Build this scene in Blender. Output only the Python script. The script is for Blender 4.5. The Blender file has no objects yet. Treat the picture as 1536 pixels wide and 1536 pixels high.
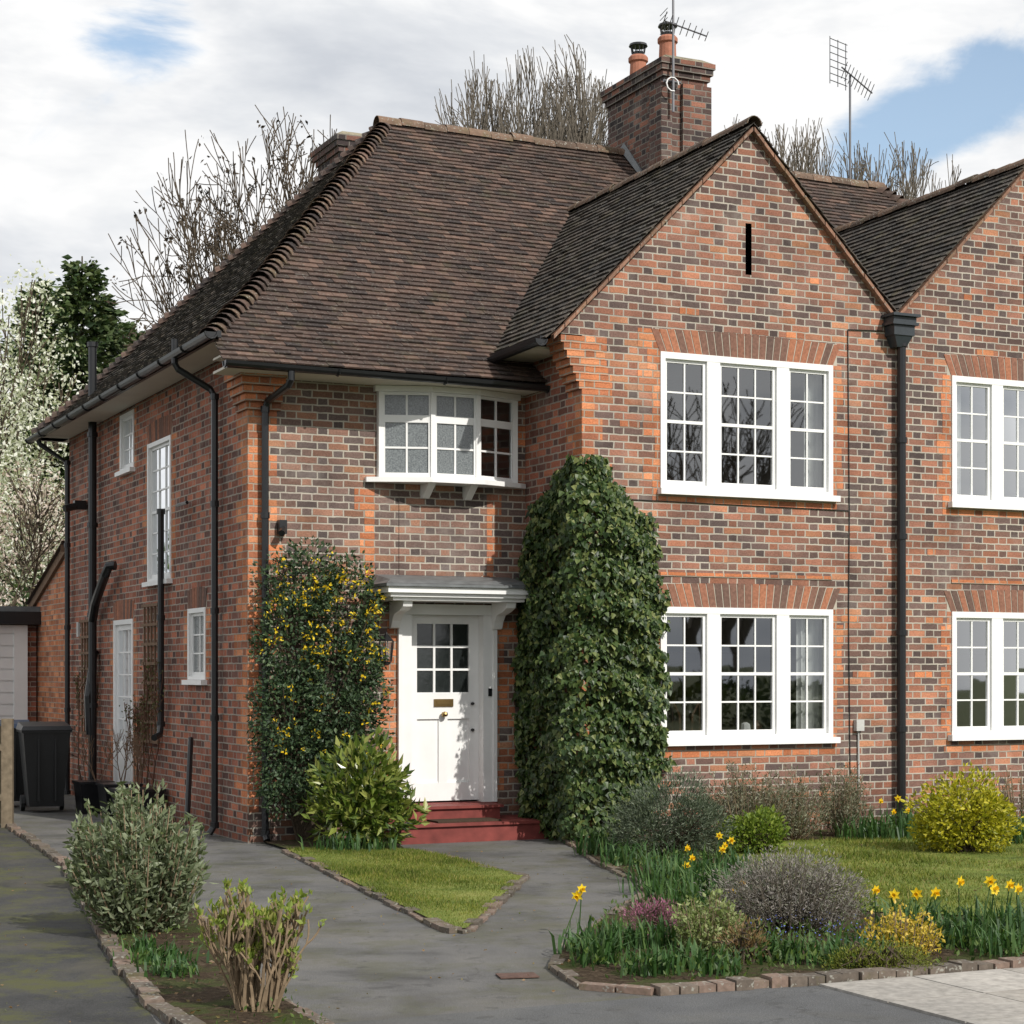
import bpy, math, random
import numpy as np
from mathutils import Vector, Matrix
random.seed(7); rng=np.random.default_rng(7)
scene=bpy.context.scene
R=math.radians
# ------------------------------------------------------------------ helpers
def newmat(name):
    m=bpy.data.materials.new(name); m.use_nodes=True
    nt=m.node_tree; nt.nodes.clear()
    out=nt.nodes.new('ShaderNodeOutputMaterial')
    return m,nt,out
def setin(nt,sock,v):
    if v is None: return
    if isinstance(v,bpy.types.NodeSocket): nt.links.new(v,sock)
    else: sock.default_value=v
def MA(nt,op,a,b=None,c=None,clamp=False):
    n=nt.nodes.new('ShaderNodeMath'); n.operation=op; n.use_clamp=clamp
    setin(nt,n.inputs[0],a); setin(nt,n.inputs[1],b); setin(nt,n.inputs[2],c)
    return n.outputs[0]
def MR(nt,v,a,b,c=0.0,d=1.0,smooth=False):
    n=nt.nodes.new('ShaderNodeMapRange'); n.interpolation_type='SMOOTHSTEP' if smooth else 'LINEAR'
    setin(nt,n.inputs[0],v); n.inputs[1].default_value=a;n.inputs[2].default_value=b;n.inputs[3].default_value=c;n.inputs[4].default_value=d
    return n.outputs[0]
def RAMP(nt,fac,stops,const=False):
    n=nt.nodes.new('ShaderNodeValToRGB'); cr=n.color_ramp
    if const: cr.interpolation='CONSTANT'
    while len(cr.elements)>1: cr.elements.remove(cr.elements[-1])
    for i,(p,c) in enumerate(stops):
        e=cr.elements[0] if i==0 else cr.elements.new(p)
        e.position=p; e.color=(c[0],c[1],c[2],1)
    setin(nt,n.inputs[0],fac); return n.outputs[0]
def MIX(nt,f,a,b,mode='MIX'):
    n=nt.nodes.new('ShaderNodeMix'); n.data_type='RGBA'; n.blend_type=mode
    def cc(v): return (v[0],v[1],v[2],1) if isinstance(v,(tuple,list)) else v
    setin(nt,n.inputs[0],f); setin(nt,n.inputs[6],cc(a)); setin(nt,n.inputs[7],cc(b))
    return n.outputs[2]
def NOISE(nt,vec,scale,detail=4,rough=.55,dist=0):
    n=nt.nodes.new('ShaderNodeTexNoise'); setin(nt,n.inputs['Vector'],vec)
    n.inputs['Scale'].default_value=scale;n.inputs['Detail'].default_value=detail
    n.inputs['Roughness'].default_value=rough;n.inputs['Distortion'].default_value=dist
    return n.outputs['Fac']
def OBJC(nt): return nt.nodes.new('ShaderNodeTexCoord').outputs['Object']
def PR(nt,out,col,rough=.7,spec=.4,bump=None,bs=.3,bd=.01,metal=0):
    p=nt.nodes.new('ShaderNodeBsdfPrincipled')
    if isinstance(col,(tuple,list)): col=(col[0],col[1],col[2],1)
    setin(nt,p.inputs['Base Color'],col); setin(nt,p.inputs['Roughness'],rough)
    p.inputs['Specular IOR Level'].default_value=spec; p.inputs['Metallic'].default_value=metal
    if bump is not None:
        b=nt.nodes.new('ShaderNodeBump'); b.inputs['Strength'].default_value=bs; b.inputs['Distance'].default_value=bd
        nt.links.new(bump,b.inputs['Height']); nt.links.new(b.outputs[0],p.inputs['Normal'])
    nt.links.new(p.outputs[0],out.inputs[0]); return p
def simple(name,col,rough=.6,spec=.4,var=.25,scale=6,metal=0,bs=.15):
    m,nt,out=newmat(name); n=NOISE(nt,OBJC(nt),scale,4)
    c=MIX(nt,1.0,col,RAMP(nt,n,[(0.2,(1-var,)*3),(.8,(1+var*.3,)*3)]),'MULTIPLY')
    PR(nt,out,c,rough,spec,n,bs,.004,metal); return m
def brick(name,stops,mortar=(.5,.46,.39),stain=.5,headdark=.2):
    m,nt,out=newmat(name)
    uv=nt.nodes.new('ShaderNodeUVMap').outputs[0]
    s=nt.nodes.new('ShaderNodeSeparateXYZ'); nt.links.new(uv,s.inputs[0])
    wv=MA(nt,'MULTIPLY',MA(nt,'SUBTRACT',NOISE(nt,uv,9,1),.5),.014)
    x=MA(nt,'ADD',s.outputs[0],wv); y=MA(nt,'ADD',s.outputs[1],wv)
    yr=MA(nt,'ADD',MA(nt,'DIVIDE',y,.075),100.0); row=MA(nt,'FLOOR',yr); fy=MA(nt,'FRACT',yr)
    par=MA(nt,'MODULO',row,2.0)
    xs=MA(nt,'ADD',MA(nt,'ADD',MA(nt,'DIVIDE',x,.3375),MA(nt,'MULTIPLY',par,.5)),200.0)
    ix=MA(nt,'FLOOR',xs); fx=MA(nt,'MULTIPLY',MA(nt,'FRACT',xs),.3375)
    isH=MA(nt,'GREATER_THAN',fx,.225)
    lx=MA(nt,'SUBTRACT',fx,MA(nt,'MULTIPLY',isH,.225)); w=MA(nt,'SUBTRACT',.225,MA(nt,'MULTIPLY',isH,.1125))
    dx=MA(nt,'MINIMUM',lx,MA(nt,'SUBTRACT',w,lx))
    dy=MA(nt,'MULTIPLY',MA(nt,'MINIMUM',fy,MA(nt,'SUBTRACT',1.0,fy)),.075)
    fine=NOISE(nt,uv,55,2)
    d=MA(nt,'ADD',MA(nt,'MINIMUM',dx,dy),MA(nt,'MULTIPLY',MA(nt,'SUBTRACT',fine,.5),.007))
    mask=MR(nt,d,.005,.0098,0,1,True)
    cb=nt.nodes.new('ShaderNodeCombineXYZ')
    nt.links.new(MA(nt,'ADD',MA(nt,'MULTIPLY',ix,2.0),isH),cb.inputs[0]); nt.links.new(row,cb.inputs[1])
    wn=nt.nodes.new('ShaderNodeTexWhiteNoise'); wn.noise_dimensions='3D'; nt.links.new(cb.outputs[0],wn.inputs['Vector'])
    val=MA(nt,'ADD',wn.outputs['Value'],MA(nt,'MULTIPLY',isH,-headdark))
    big=NOISE(nt,uv,.9,2)
    val=MA(nt,'ADD',val,MA(nt,'MULTIPLY',MA(nt,'SUBTRACT',big,.5),.7),clamp=True)
    col=RAMP(nt,val,stops)
    hs=nt.nodes.new('ShaderNodeSeparateColor'); nt.links.new(wn.outputs['Color'],hs.inputs[0])
    br=MR(nt,hs.outputs[2],0,1,.75,1.28); bc=nt.nodes.new('ShaderNodeCombineColor')
    for i in range(3): nt.links.new(br,bc.inputs[i])
    col=MIX(nt,1.0,col,bc.outputs[0],'MULTIPLY')
    col=MIX(nt,1.0,col,RAMP(nt,fine,[(.25,(.72,.72,.72)),(.7,(1.18,1.18,1.18))]),'MULTIPLY')
    st=NOISE(nt,uv,2.0,4,.65)
    mc=MIX(nt,big,mortar,tuple(v*.62 for v in mortar))
    col=MIX(nt,mask,mc,col)
    col=MIX(nt,MR(nt,NOISE(nt,uv,1.5,4,.7),.54,.75,0,.3),col,(.4,.37,.33))
    col=MIX(nt,stain,col,MIX(nt,1.0,col,RAMP(nt,st,[(.32,(.45,.44,.45)),(.6,(1.06,1.04,1.02))]),'MULTIPLY'))
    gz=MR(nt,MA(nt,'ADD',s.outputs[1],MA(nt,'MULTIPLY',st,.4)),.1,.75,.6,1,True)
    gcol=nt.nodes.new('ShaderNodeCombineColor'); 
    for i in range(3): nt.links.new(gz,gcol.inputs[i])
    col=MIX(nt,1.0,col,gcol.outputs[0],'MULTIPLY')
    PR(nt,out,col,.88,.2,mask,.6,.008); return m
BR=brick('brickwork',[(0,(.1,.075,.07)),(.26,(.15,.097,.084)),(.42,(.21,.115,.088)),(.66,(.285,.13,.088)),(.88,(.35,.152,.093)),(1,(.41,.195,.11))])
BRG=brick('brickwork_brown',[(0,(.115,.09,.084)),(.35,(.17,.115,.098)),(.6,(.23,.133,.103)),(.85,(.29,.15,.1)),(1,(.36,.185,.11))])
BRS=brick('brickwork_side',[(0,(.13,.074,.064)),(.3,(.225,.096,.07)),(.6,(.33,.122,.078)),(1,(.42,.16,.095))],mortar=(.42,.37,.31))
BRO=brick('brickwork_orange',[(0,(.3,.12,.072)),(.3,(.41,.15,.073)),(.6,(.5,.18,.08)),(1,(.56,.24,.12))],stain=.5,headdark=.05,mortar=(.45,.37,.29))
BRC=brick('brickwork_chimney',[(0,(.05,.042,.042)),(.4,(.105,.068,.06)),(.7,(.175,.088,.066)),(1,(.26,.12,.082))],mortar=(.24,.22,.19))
def islandmat(name,stops,rough=.8,spec=.25,nsc=14,moss=0,bs=.3,blot=.35):
    m,nt,out=newmat(name)
    g=nt.nodes.new('ShaderNodeNewGeometry').outputs['Random Per Island']
    c=RAMP(nt,g,stops); oc=OBJC(nt); n=NOISE(nt,oc,nsc,3); n2=NOISE(nt,oc,.8,4,.6)
    c=MIX(nt,1.0,c,RAMP(nt,n,[(.25,(.65,.65,.65)),(.75,(1.15,1.15,1.15))]),'MULTIPLY')
    c=MIX(nt,blot,c,MIX(nt,1.0,c,RAMP(nt,n2,[(.35,(.5,.5,.5)),(.65,(1.25,1.2,1.15))]),'MULTIPLY'))
    if moss>0:
        c=MIX(nt,MA(nt,'MULTIPLY',MR(nt,NOISE(nt,oc,4,5,.75),.52,.68),moss),c,(.11,.1,.045))
        c=MIX(nt,MA(nt,'MULTIPLY',MR(nt,NOISE(nt,oc,34,2,.5),.61,.68),min(1,moss*1.5)),c,(.27,.265,.23))
    PR(nt,out,c,rough,spec,n,bs,.004); return m
TILE=islandmat('roof_tiles_clay',[(0,(.042,.033,.031)),(.3,(.07,.05,.043)),(.7,(.092,.062,.051)),(.9,(.118,.076,.06)),(1,(.155,.1,.078))],moss=.22)
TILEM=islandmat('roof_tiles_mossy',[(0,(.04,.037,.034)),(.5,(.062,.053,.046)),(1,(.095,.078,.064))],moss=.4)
RIDGE=islandmat('ridge_tiles_clay',[(0,(.1,.07,.052)),(.5,(.15,.1,.072)),(1,(.2,.13,.09))],moss=.6)
VOUS=islandmat('arch_bricks',[(0,(.13,.085,.07)),(.4,(.22,.115,.083)),(.75,(.31,.135,.085)),(1,(.4,.165,.092))],nsc=30)
EDGEB=islandmat('edging_bricks',[(0,(.1,.085,.07)),(.5,(.16,.13,.105)),(1,(.21,.15,.12))],nsc=30,moss=.6)
MORT=simple('mortar',(.46,.42,.35),.9,.1)
VERGE=islandmat('verge_tiles',[(0,(.2,.115,.08)),(1,(.31,.17,.115))],nsc=20,moss=.5)
WHITE=simple('white_paint',(.8,.8,.79),.35,.5,.1,3,bs=.03)
CREAM=simple('cream_soffit',(.62,.58,.5),.6,.3,.15,2)
BLACK=simple('black_iron',(.012,.013,.015),.3,.5,.3,5)
DARKM=simple('dark_recess',(.01,.009,.008),.9,.1)
LEAD=simple('lead',(.15,.16,.165),.5,.5,.5,8)
REDP=simple('red_step_paint',(.22,.05,.042),.65,.3,.5,7)
BRASS=simple('brass',(.35,.24,.1),.35,.5,.2,8,1)
TERRA=simple('terracotta',(.4,.17,.11),.8,.2,.35,9)
STEEL=simple('aerial_metal',(.2,.2,.21),.4,.5,.2,5,.8)
WOOD=simple('weathered_wood',(.2,.16,.11),.85,.2,.5,14)
TREL=simple('trellis_wood',(.2,.13,.085),.85,.2,.4,14)
CURT=simple('curtain_cloth',(.8,.8,.78),.9,.1,.1,3)
ROOMM=simple('room_plaster',(.34,.32,.29),.9,.1,.3,1)
FURN=simple('room_furniture',(.14,.07,.035),.5,.4,.3,3)
def glassm(name,tint=(.86,.89,.89)):
    m,nt,out=newmat(name)
    gl=nt.nodes.new('ShaderNodeBsdfGlossy'); gl.inputs['Roughness'].default_value=.015
    gl.inputs['Color'].default_value=(.9,.92,.94,1)
    tp=nt.nodes.new('ShaderNodeBsdfTransparent'); tp.inputs[0].default_value=(*tint,1)
    fr=nt.nodes.new('ShaderNodeFresnel'); fr.inputs[0].default_value=1.5
    f=MA(nt,'ADD',MA(nt,'MULTIPLY',fr.outputs[0],1.4),.15,clamp=True)
    b=nt.nodes.new('ShaderNodeBump'); b.inputs['Strength'].default_value=.03; b.inputs['Distance'].default_value=.01
    nt.links.new(NOISE(nt,OBJC(nt),3,1),b.inputs['Height']); nt.links.new(b.outputs[0],gl.inputs['Normal'])
    mx=nt.nodes.new('ShaderNodeMixShader'); nt.links.new(f,mx.inputs[0]); nt.links.new(tp.outputs[0],mx.inputs[1]); nt.links.new(gl.outputs[0],mx.inputs[2])
    nt.links.new(mx.outputs[0],out.inputs[0]); return m
GLASS=glassm('window_glass')
def frostm():
    m,nt,out=newmat('obscured_glass'); n=NOISE(nt,OBJC(nt),60,2,.6)
    c=RAMP(nt,n,[(.3,(.08,.09,.095)),(.7,(.2,.22,.225))])
    PR(nt,out,c,.12,.9,n,.4,.006); return m
FROST=frostm()
def leafmat(name,stops,tr=.25,rough=.5,spec=.35):
    m,nt,out=newmat(name)
    g=nt.nodes.new('ShaderNodeNewGeometry').outputs['Random Per Island']
    c=RAMP(nt,g,stops)
    p=nt.nodes.new('ShaderNodeBsdfPrincipled'); nt.links.new(c,p.inputs['Base Color']); p.inputs['Roughness'].default_value=rough; p.inputs['Specular IOR Level'].default_value=spec
    t=nt.nodes.new('ShaderNodeBsdfTranslucent'); nt.links.new(MIX(nt,1.0,c,(1.2,1.3,.7),'MULTIPLY'),t.inputs[0])
    mx=nt.nodes.new('ShaderNodeMixShader'); mx.inputs[0].default_value=tr
    nt.links.new(p.outputs[0],mx.inputs[1]); nt.links.new(t.outputs[0],mx.inputs[2]); nt.links.new(mx.outputs[0],out.inputs[0]); return m
class MB:
    def __init__(s): s.v=[];s.f=[];s.m=[]
    def poly(s,pts,m=0):
        i=len(s.v); s.v+=[tuple(p) for p in pts]; s.f.append(tuple(range(i,i+len(pts)))); s.m.append(m)
    def hexa(s,c,m=0):
        i=len(s.v); s.v+=[tuple(p) for p in c]
        for q in ((0,3,2,1),(4,5,6,7),(0,1,5,4),(1,2,6,5),(2,3,7,6),(3,0,4,7)):
            s.f.append(tuple(i+k for k in q)); s.m.append(m)
    def box(s,x0,x1,y0,y1,z0,z1,m=0):
        s.hexa([(x0,y0,z0),(x1,y0,z0),(x1,y1,z0),(x0,y1,z0),(x0,y0,z1),(x1,y0,z1),(x1,y1,z1),(x0,y1,z1)],m)
    def boxT(s,T,a0,a1,d0,d1,z0,z1,m=0):
        s.hexa([T(a,d,z) for z in (z0,z1) for a,d in ((a0,d1),(a1,d1),(a1,d0),(a0,d0))],m)
    def lathe(s,prof,c,n=14,m=0,axis='z'):
        i=len(s.v); k=len(prof)
        for r,z in prof:
            for j in range(n):
                a=2*math.pi*j/n; s.v.append((c[0]+r*math.cos(a),c[1]+r*math.sin(a),c[2]+z))
        for q in range(k-1):
            for j in range(n):
                j2=(j+1)%n; s.f.append((i+q*n+j,i+q*n+j2,i+(q+1)*n+j2,i+(q+1)*n+j)); s.m.append(m)
        s.f.append(tuple(i+j for j in range(n))[::-1]); s.m.append(m)
        s.f.append(tuple(i+(k-1)*n+j for j in range(n))); s.m.append(m)
    def tube(s,pts,r,n=10,m=0,r2=None):
        P=[Vector(p) for p in pts]; i=len(s.v); K=len(P)
        pn=None
        for k,p in enumerate(P):
            d=(P[min(k+1,K-1)]-P[max(k-1,0)]).normalized()
            if pn is None:
                pn=d.cross(Vector((0,0,1)))
                if pn.length<.01: pn=Vector((1,0,0))
            pn=(pn-d*pn.dot(d)).normalized(); b=d.cross(pn)
            rr=r if r2 is None else r+(r2-r)*k/(K-1)
            for j in range(n):
                a=2*math.pi*j/n; s.v.append(tuple(p+pn*math.cos(a)*rr+b*math.sin(a)*rr))
        for k in range(K-1):
            for j in range(n):
                j2=(j+1)%n; s.f.append((i+k*n+j,i+k*n+j2,i+(k+1)*n+j2,i+(k+1)*n+j)); s.m.append(m)
        s.f.append(tuple(i+j for j in range(n))); s.m.append(m)
        s.f.append(tuple(i+(K-1)*n+j for j in range(n))); s.m.append(m)
    def build(s,name,mats,parent=None,smooth=False,uv=True):
        me=bpy.data.meshes.new(name); me.from_pydata(s.v,[],s.f)
        for m in mats: me.materials.append(m)
        me.polygons.foreach_set('material_index',s.m)
        if smooth: me.polygons.foreach_set('use_smooth',[True]*len(s.f))
        me.update()
        if uv:
            ul=me.uv_layers.new(name='UVMap'); data=[0.0]*(2*len(me.loops))
            for p in me.polygons:
                n=p.normal; ax=abs(n.x);ay=abs(n.y);az=abs(n.z)
                for li in p.loop_indices:
                    c=me.vertices[me.loops[li].vertex_index].co
                    if az>ax and az>ay: q=(c.x,c.y)
                    elif ay>=ax: q=(c.x,c.z)
                    else: q=(c.y,c.z)
                    data[2*li]=q[0];data[2*li+1]=q[1]
            ul.data.foreach_set('uv',data)
        o=bpy.data.objects.new(name,me); scene.collection.objects.link(o)
        if parent: o.parent=parent
        return o
def empty(name,loc=(0,0,0),rz=0):
    e=bpy.data.objects.new(name,None); e.empty_display_size=.3; e.location=loc; e.rotation_euler=(0,0,rz)
    scene.collection.objects.link(e); return e
def npobj(name,V,F,mats,parent=None,midx=None,smooth=False,loc=None):
    me=bpy.data.meshes.new(name); me.from_pydata(V.tolist(),[],F.tolist())
    for m in mats: me.materials.append(m)
    if midx is not None: me.polygons.foreach_set('material_index',midx.astype(np.int32))
    if smooth: me.polygons.foreach_set('use_smooth',np.ones(len(F),dtype=bool))
    me.update(); o=bpy.data.objects.new(name,me); scene.collection.objects.link(o)
    if parent: o.parent=parent
    if loc is not None: o.location=loc
    return o
def nrm(a): return a/np.maximum(np.linalg.norm(a,axis=-1,keepdims=True),1e-9)
LEAF=(np.array([(0,0,0),(.27,.42,.07),(0,1,0),(-.27,.42,.07)]),np.array([(0,1,2),(0,2,3)]))
LONGL=(np.array([(0,0,0),(.13,.45,.04),(0,1,-.05),(-.13,.45,.04)]),np.array([(0,1,2),(0,2,3)]))
IVYL=(np.array([(0,0,0),(.45,.12,.06),(.3,.5,.05),(0,1,-.04),(-.3,.5,.05),(-.45,.12,.06)]),np.array([(0,1,2),(0,2,3),(0,3,4),(0,4,5)]))
def leafV(C,D,S,tm=LEAF,N=None):
    n=len(C); D=nrm(D)
    if N is None: N=rng.normal(size=(n,3))
    side=nrm(np.cross(D,N)); nn=np.cross(side,D)
    S=np.broadcast_to(np.asarray(S,float),(n,))[:,None,None]
    T=tm[0]
    V=C[:,None,:]+S*(T[None,:,0:1]*side[:,None,:]+T[None,:,1:2]*D[:,None,:]+T[None,:,2:3]*nn[:,None,:])
    k=len(T); F=(tm[1][None]+np.arange(n)[:,None,None]*k).reshape(-1,3)
    return V.reshape(-1,3),F
def join(parts):
    Vs=[];Fs=[];Ms=[];o=0
    for V,F,m in parts:
        Vs.append(V);Fs.append(F+o);Ms.append(np.full(len(F),m));o+=len(V)
    return np.concatenate(Vs),np.concatenate(Fs),np.concatenate(Ms)
def segsV(segs,n=4):
    P=np.array([s[0] for s in segs],float);Q=np.array([s[1] for s in segs],float)
    r0=np.array([s[2] for s in segs],float);r1=np.array([s[3] for s in segs],float)
    d=nrm(Q-P); h=np.where(np.abs(d[:,2:3])>.9,np.array([[1.,0,0]]),np.array([[0,0,1.]]))
    a=nrm(np.cross(d,h)); b=np.cross(d,a); V=[]
    for j in range(n):
        t=2*math.pi*j/n; V.append(P+(a*math.cos(t)+b*math.sin(t))*r0[:,None])
    for j in range(n):
        t=2*math.pi*j/n; V.append(Q+(a*math.cos(t)+b*math.sin(t))*r1[:,None])
    V=np.stack(V,1); m=len(segs); T=[]
    for j in range(n):
        j2=(j+1)%n; T+= [(j,j2,n+j2),(j,n+j2,n+j)]
    F=(np.array(T)[None]+np.arange(m)[:,None,None]*2*n).reshape(-1,3)
    return V.reshape(-1,3),F
def rv(): return Vector((random.gauss(0,1),random.gauss(0,1),random.gauss(0,1))).normalized()
def grow(segs,tips,p,d,L,r,dep,maxd,ang=40,up=.08,wob=.16,rmin=.006,nseg=3,kids=1.0,ratio=.7):
    for i in range(nseg):
        d=(d+rv()*wob+Vector((0,0,up))).normalized(); q=p+d*(L/nseg); r2=max(rmin,r*(1-.3/nseg))
        segs.append((tuple(p),tuple(q),r,r2)); p=q;r=r2
        if dep<maxd and (i>0 or dep>1) and random.random()<kids*.85:
            ax=d.cross(rv()).normalized(); nd=Matrix.Rotation(R(random.uniform(ang*.6,ang*1.3)),3,ax)@d
            grow(segs,tips,p.copy(),nd,L*random.uniform(ratio-.15,ratio+.08),max(rmin,r*.55),dep+1,maxd,ang,up,wob,rmin,nseg,kids,ratio)
    if dep<maxd:
        for k in range(2):
            ax=d.cross(rv()).normalized(); nd=Matrix.Rotation(R(random.uniform(8,ang*.7)),3,ax)@d
            grow(segs,tips,p.copy(),nd,L*random.uniform(ratio,ratio+.15),max(rmin,r*.72),dep+1,maxd,ang,up,wob,rmin,nseg,kids,ratio)
    else: tips.append(tuple(p))
# ------------------------------------------------------------------ HOUSE (local frame: x along front, y back, z up)
ANG=R(25.1)
house=empty('brick_house',(-2.64,18.96,0),ANG)
MIR=13.75
def wallrects(mb,T,a0,a1,z0,z1,ops,m=0):
    As=sorted({a0,a1,*[o[0] for o in ops],*[o[1] for o in ops]}); Zs=sorted({z0,z1,*[o[2] for o in ops],*[o[3] for o in ops]})
    for i in range(len(As)-1):
        for j in range(len(Zs)-1):
            ca=(As[i]+As[i+1])/2;cz=(Zs[j]+Zs[j+1])/2
            if any(o[0]<ca<o[1] and o[2]<cz<o[3] for o in ops): continue
            mb.poly([T(As[i],0,Zs[j]),T(As[i+1],0,Zs[j]),T(As[i+1],0,Zs[j+1]),T(As[i],0,Zs[j+1])],m)
BV=-1.33
TF=lambda a,d,z:(a,-d,z)              # main front
TB=lambda a,d,z:(a,BV-d,z)            # bay front
TS=lambda a,d,z:(-d,a,z)              # side wall (a = depth)
TR=lambda a,d,z:(3.07-d,a,z)          # bay return
def TBm(a,d,z): return (MIR-a,BV-d,z)
def TFm(a,d,z): return (MIR-a,-d,z)
W1=(3.967,6.084,3.60,5.0); W2=(3.967,6.084,1.02,2.384)
SW=[(4.65,5.36,4.22,4.93),(2.92,3.98,2.78,4.42),(1.50,2.20,1.63,2.41),(4.7,5.7,.22,2.37)]
walls=MB()
wallrects(walls,TF,0,3.07,0,4.66,[(1.43,2.90,3.70,4.62),(1.62,2.70,.34,2.40)],0)
wallrects(walls,TFm,0,3.07,0,4.66,[],0)
for T in (TB,TBm):
    wallrects(walls,T,3.07,6.875,0,5.1,[W1,W2],1)
    s0,s1=4.995,5.07
    zv=lambda u: 7.40-abs(u-5.05)*1.01
    def strip(u0,u1,b,m=1):
        us=[u0]+([5.05] if u0<5.05<u1 else [])+[u1]
        walls.poly([T(u0,0,b),T(u1,0,b)]+[T(u,0,zv(u)) for u in us[::-1]],m)
    strip(2.80,s0,5.1); strip(s1,6.875,5.1); strip(s0,s1,6.42)
    walls.poly([T(s0,0,5.1),T(s1,0,5.1),T(s1,0,5.88),T(s0,0,5.88)],1)
    walls.boxT(T,s0,s1,-.25,-.12,5.8,6.5,3)
walls.poly([TR(0,0,0),TR(BV,0,0),TR(BV,0,5.1),TR(0,0,5.1)],2)
walls.poly([(MIR-3.07,0,0),(MIR-3.07,BV,0),(MIR-3.07,BV,5.1),(MIR-3.07,0,5.1)],2)
wallrects(walls,TS,0,8.4,0,4.98,[(o[0],o[1],o[2],o[3]) for o in SW],2)
walls.poly([(0,0,4.66),(0,0,4.98),(3.07,0,4.98),(3.07,0,4.66)],0)
walls.poly([(MIR,0,0),(MIR,8.4,0),(MIR,8.4,5),(MIR,0,5)],2)
walls.poly([(0,8.4,0),(MIR,8.4,0),(MIR,8.4,5),(0,8.4,5)],2)
walls.poly([(0,8.4,0),(0,11,0),(0,11,2.72),(0,8.4,3.5)],4)
walls.poly([(0,11,0),(3,11,0),(3,11,2.72),(0,11,2.72)],4)
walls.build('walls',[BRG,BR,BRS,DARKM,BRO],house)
# quoins / corbels
q=MB()
def quoin(T,edge,sgn,z0,z1,w=(.2,.32),ph=0,d=.003,h=.225):
    k=0;z=z0
    while z<z1-.01:
        ww=w[(k+ph)%2]+random.choice((0,0,-.05,.06)); zz=min(z+h,z1); a,b=sorted((edge,edge+sgn*max(ww,.06))); q.boxT(T,a,b,.0,d,z,zz,0); z+=h;k+=1
quoin(TF,0.0,1,0.3,4.66,(.16,.3)); quoin(TS,0.0,1,0.3,4.95,(.4,.24),1)
quoin(TB,3.07,1,0,5.1,(.28,.14)); quoin(TR,BV,1,0,5.0,(.2,.3),1)
for T in (TB,TBm):
    for (a0,a1,z0,z1) in (W1,W2):
        quoin(T,a0,-1,z0-.15,z1+.225,(.09,.2)); quoin(T,a1,1,z0-.15,z1+.0,(.06,.14))
    q.boxT(T,W1[0]-.06,W1[1]+.06,0,.0034,3.45,3.525,0)
    q.boxT(T,W2[0]-.1,W2[1]+.1,0,.0034,.825,.9,0)
    q.boxT(T,W1[0],W1[1],0,.012,2.7,2.74,0); 
    for a,z,w in ((4.2,5.4,.23),(5.5,5.25,.23),(4.55,2.85,.22),(3.5,4.2,.23),(6.3,3.0,.11),(6.35,1.65,.23),(5.8,5.85,.11),(6.2,2.25,.23)):
        q.boxT(T,a,a+w,0,.0036,z,z+.075,0)
quoin(TF,1.35,-1,2.7,3.6,(.11,.16)); quoin(TF,2.62,1,2.7,3.6,(.08,.22)); quoin(TF,1.62,-1,.45,2.4,(.11,.18));quoin(TF,2.70,1,.45,2.55,(.12,.3))
quoin(TF,2.90,1,3.66,4.6,(.17,.1))
for (a0,a1,z0,z1) in SW:
    quoin(TS,a0,-1,z0,z1,(.11,.2)); quoin(TS,a1,1,z0,z1,(.11,.2))
for i in range(7):
    q.box(3.07-.036*(i+1),3.40-.02*i,BV-.006-.004*i,BV+.3,4.56+.075*i,4.56+.075*(i+1)-.002,0)
    q.box(MIR-3.07-.3,MIR-3.07+.036*(i+1),BV-.006-.004*i,BV+.3,4.56+.075*i,4.56+.075*(i+1)-.002,0)
for i in range(5):
    q.box(-.03*(i+1),.33,-.05*(i+1),.33,4.34+.075*i,4.34+.075*(i+1)-.002,0)
q.box(-.19,.36,-.32,-.002,4.715,4.79,0)
q.build('orange_brick_dressings',[BRO],house)
# arches (gauged soldier bricks)
ar=MB()
def arch(T,a0,a1,z,h=.225,sp=.05,camber=.03,d=.006):
    n=int((a1-a0)/.083); c=(a0+a1)/2
    ar.boxT(T,a0-sp*.5,a1+sp*.5,0,.002,z,z+h+.01,1)
    for i in range(n):
        t0=a0+(a1-a0)*i/n+.006; t1=a0+(a1-a0)*(i+1)/n-.006
        f=lambda t:t+(t-c)/((a1-a0)/2)*sp
        cz=camber*(1-((t0+t1)/2-c)**2/((a1-a0)/2)**2)
        dd=d+random.uniform(0,.002)
        ar.hexa([T(t0,dd,z),T(t1,dd,z),T(t1,.0,z),T(t0,.0,z),T(f(t0),dd,z+h+cz),T(f(t1),dd,z+h+cz),T(f(t1),.0,z+h+cz),T(f(t0),.0,z+h+cz)],0)
for T in (TB,TBm):
    arch(T,W1[0]-.01,W1[1]+.01,5.0,sp=.1); arch(T,W2[0]-.01,W2[1]+.01,2.384,sp=.1)
arch(TS,2.92,3.98,4.42,.22,.06); arch(TS,1.5,2.2,2.41,.2,.05); arch(TS,4.7,5.7,2.37,.22,.05)
arch(TF,1.62,2.70,2.62,.1)
ar.build('window_arches',[VOUS,MORT],house)
pn=MB()
pn.boxT(TF,1.62,2.55,0,.012,2.72,3.55,0)
pn.build('brick_apron_panel',[BRG],house)
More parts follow.
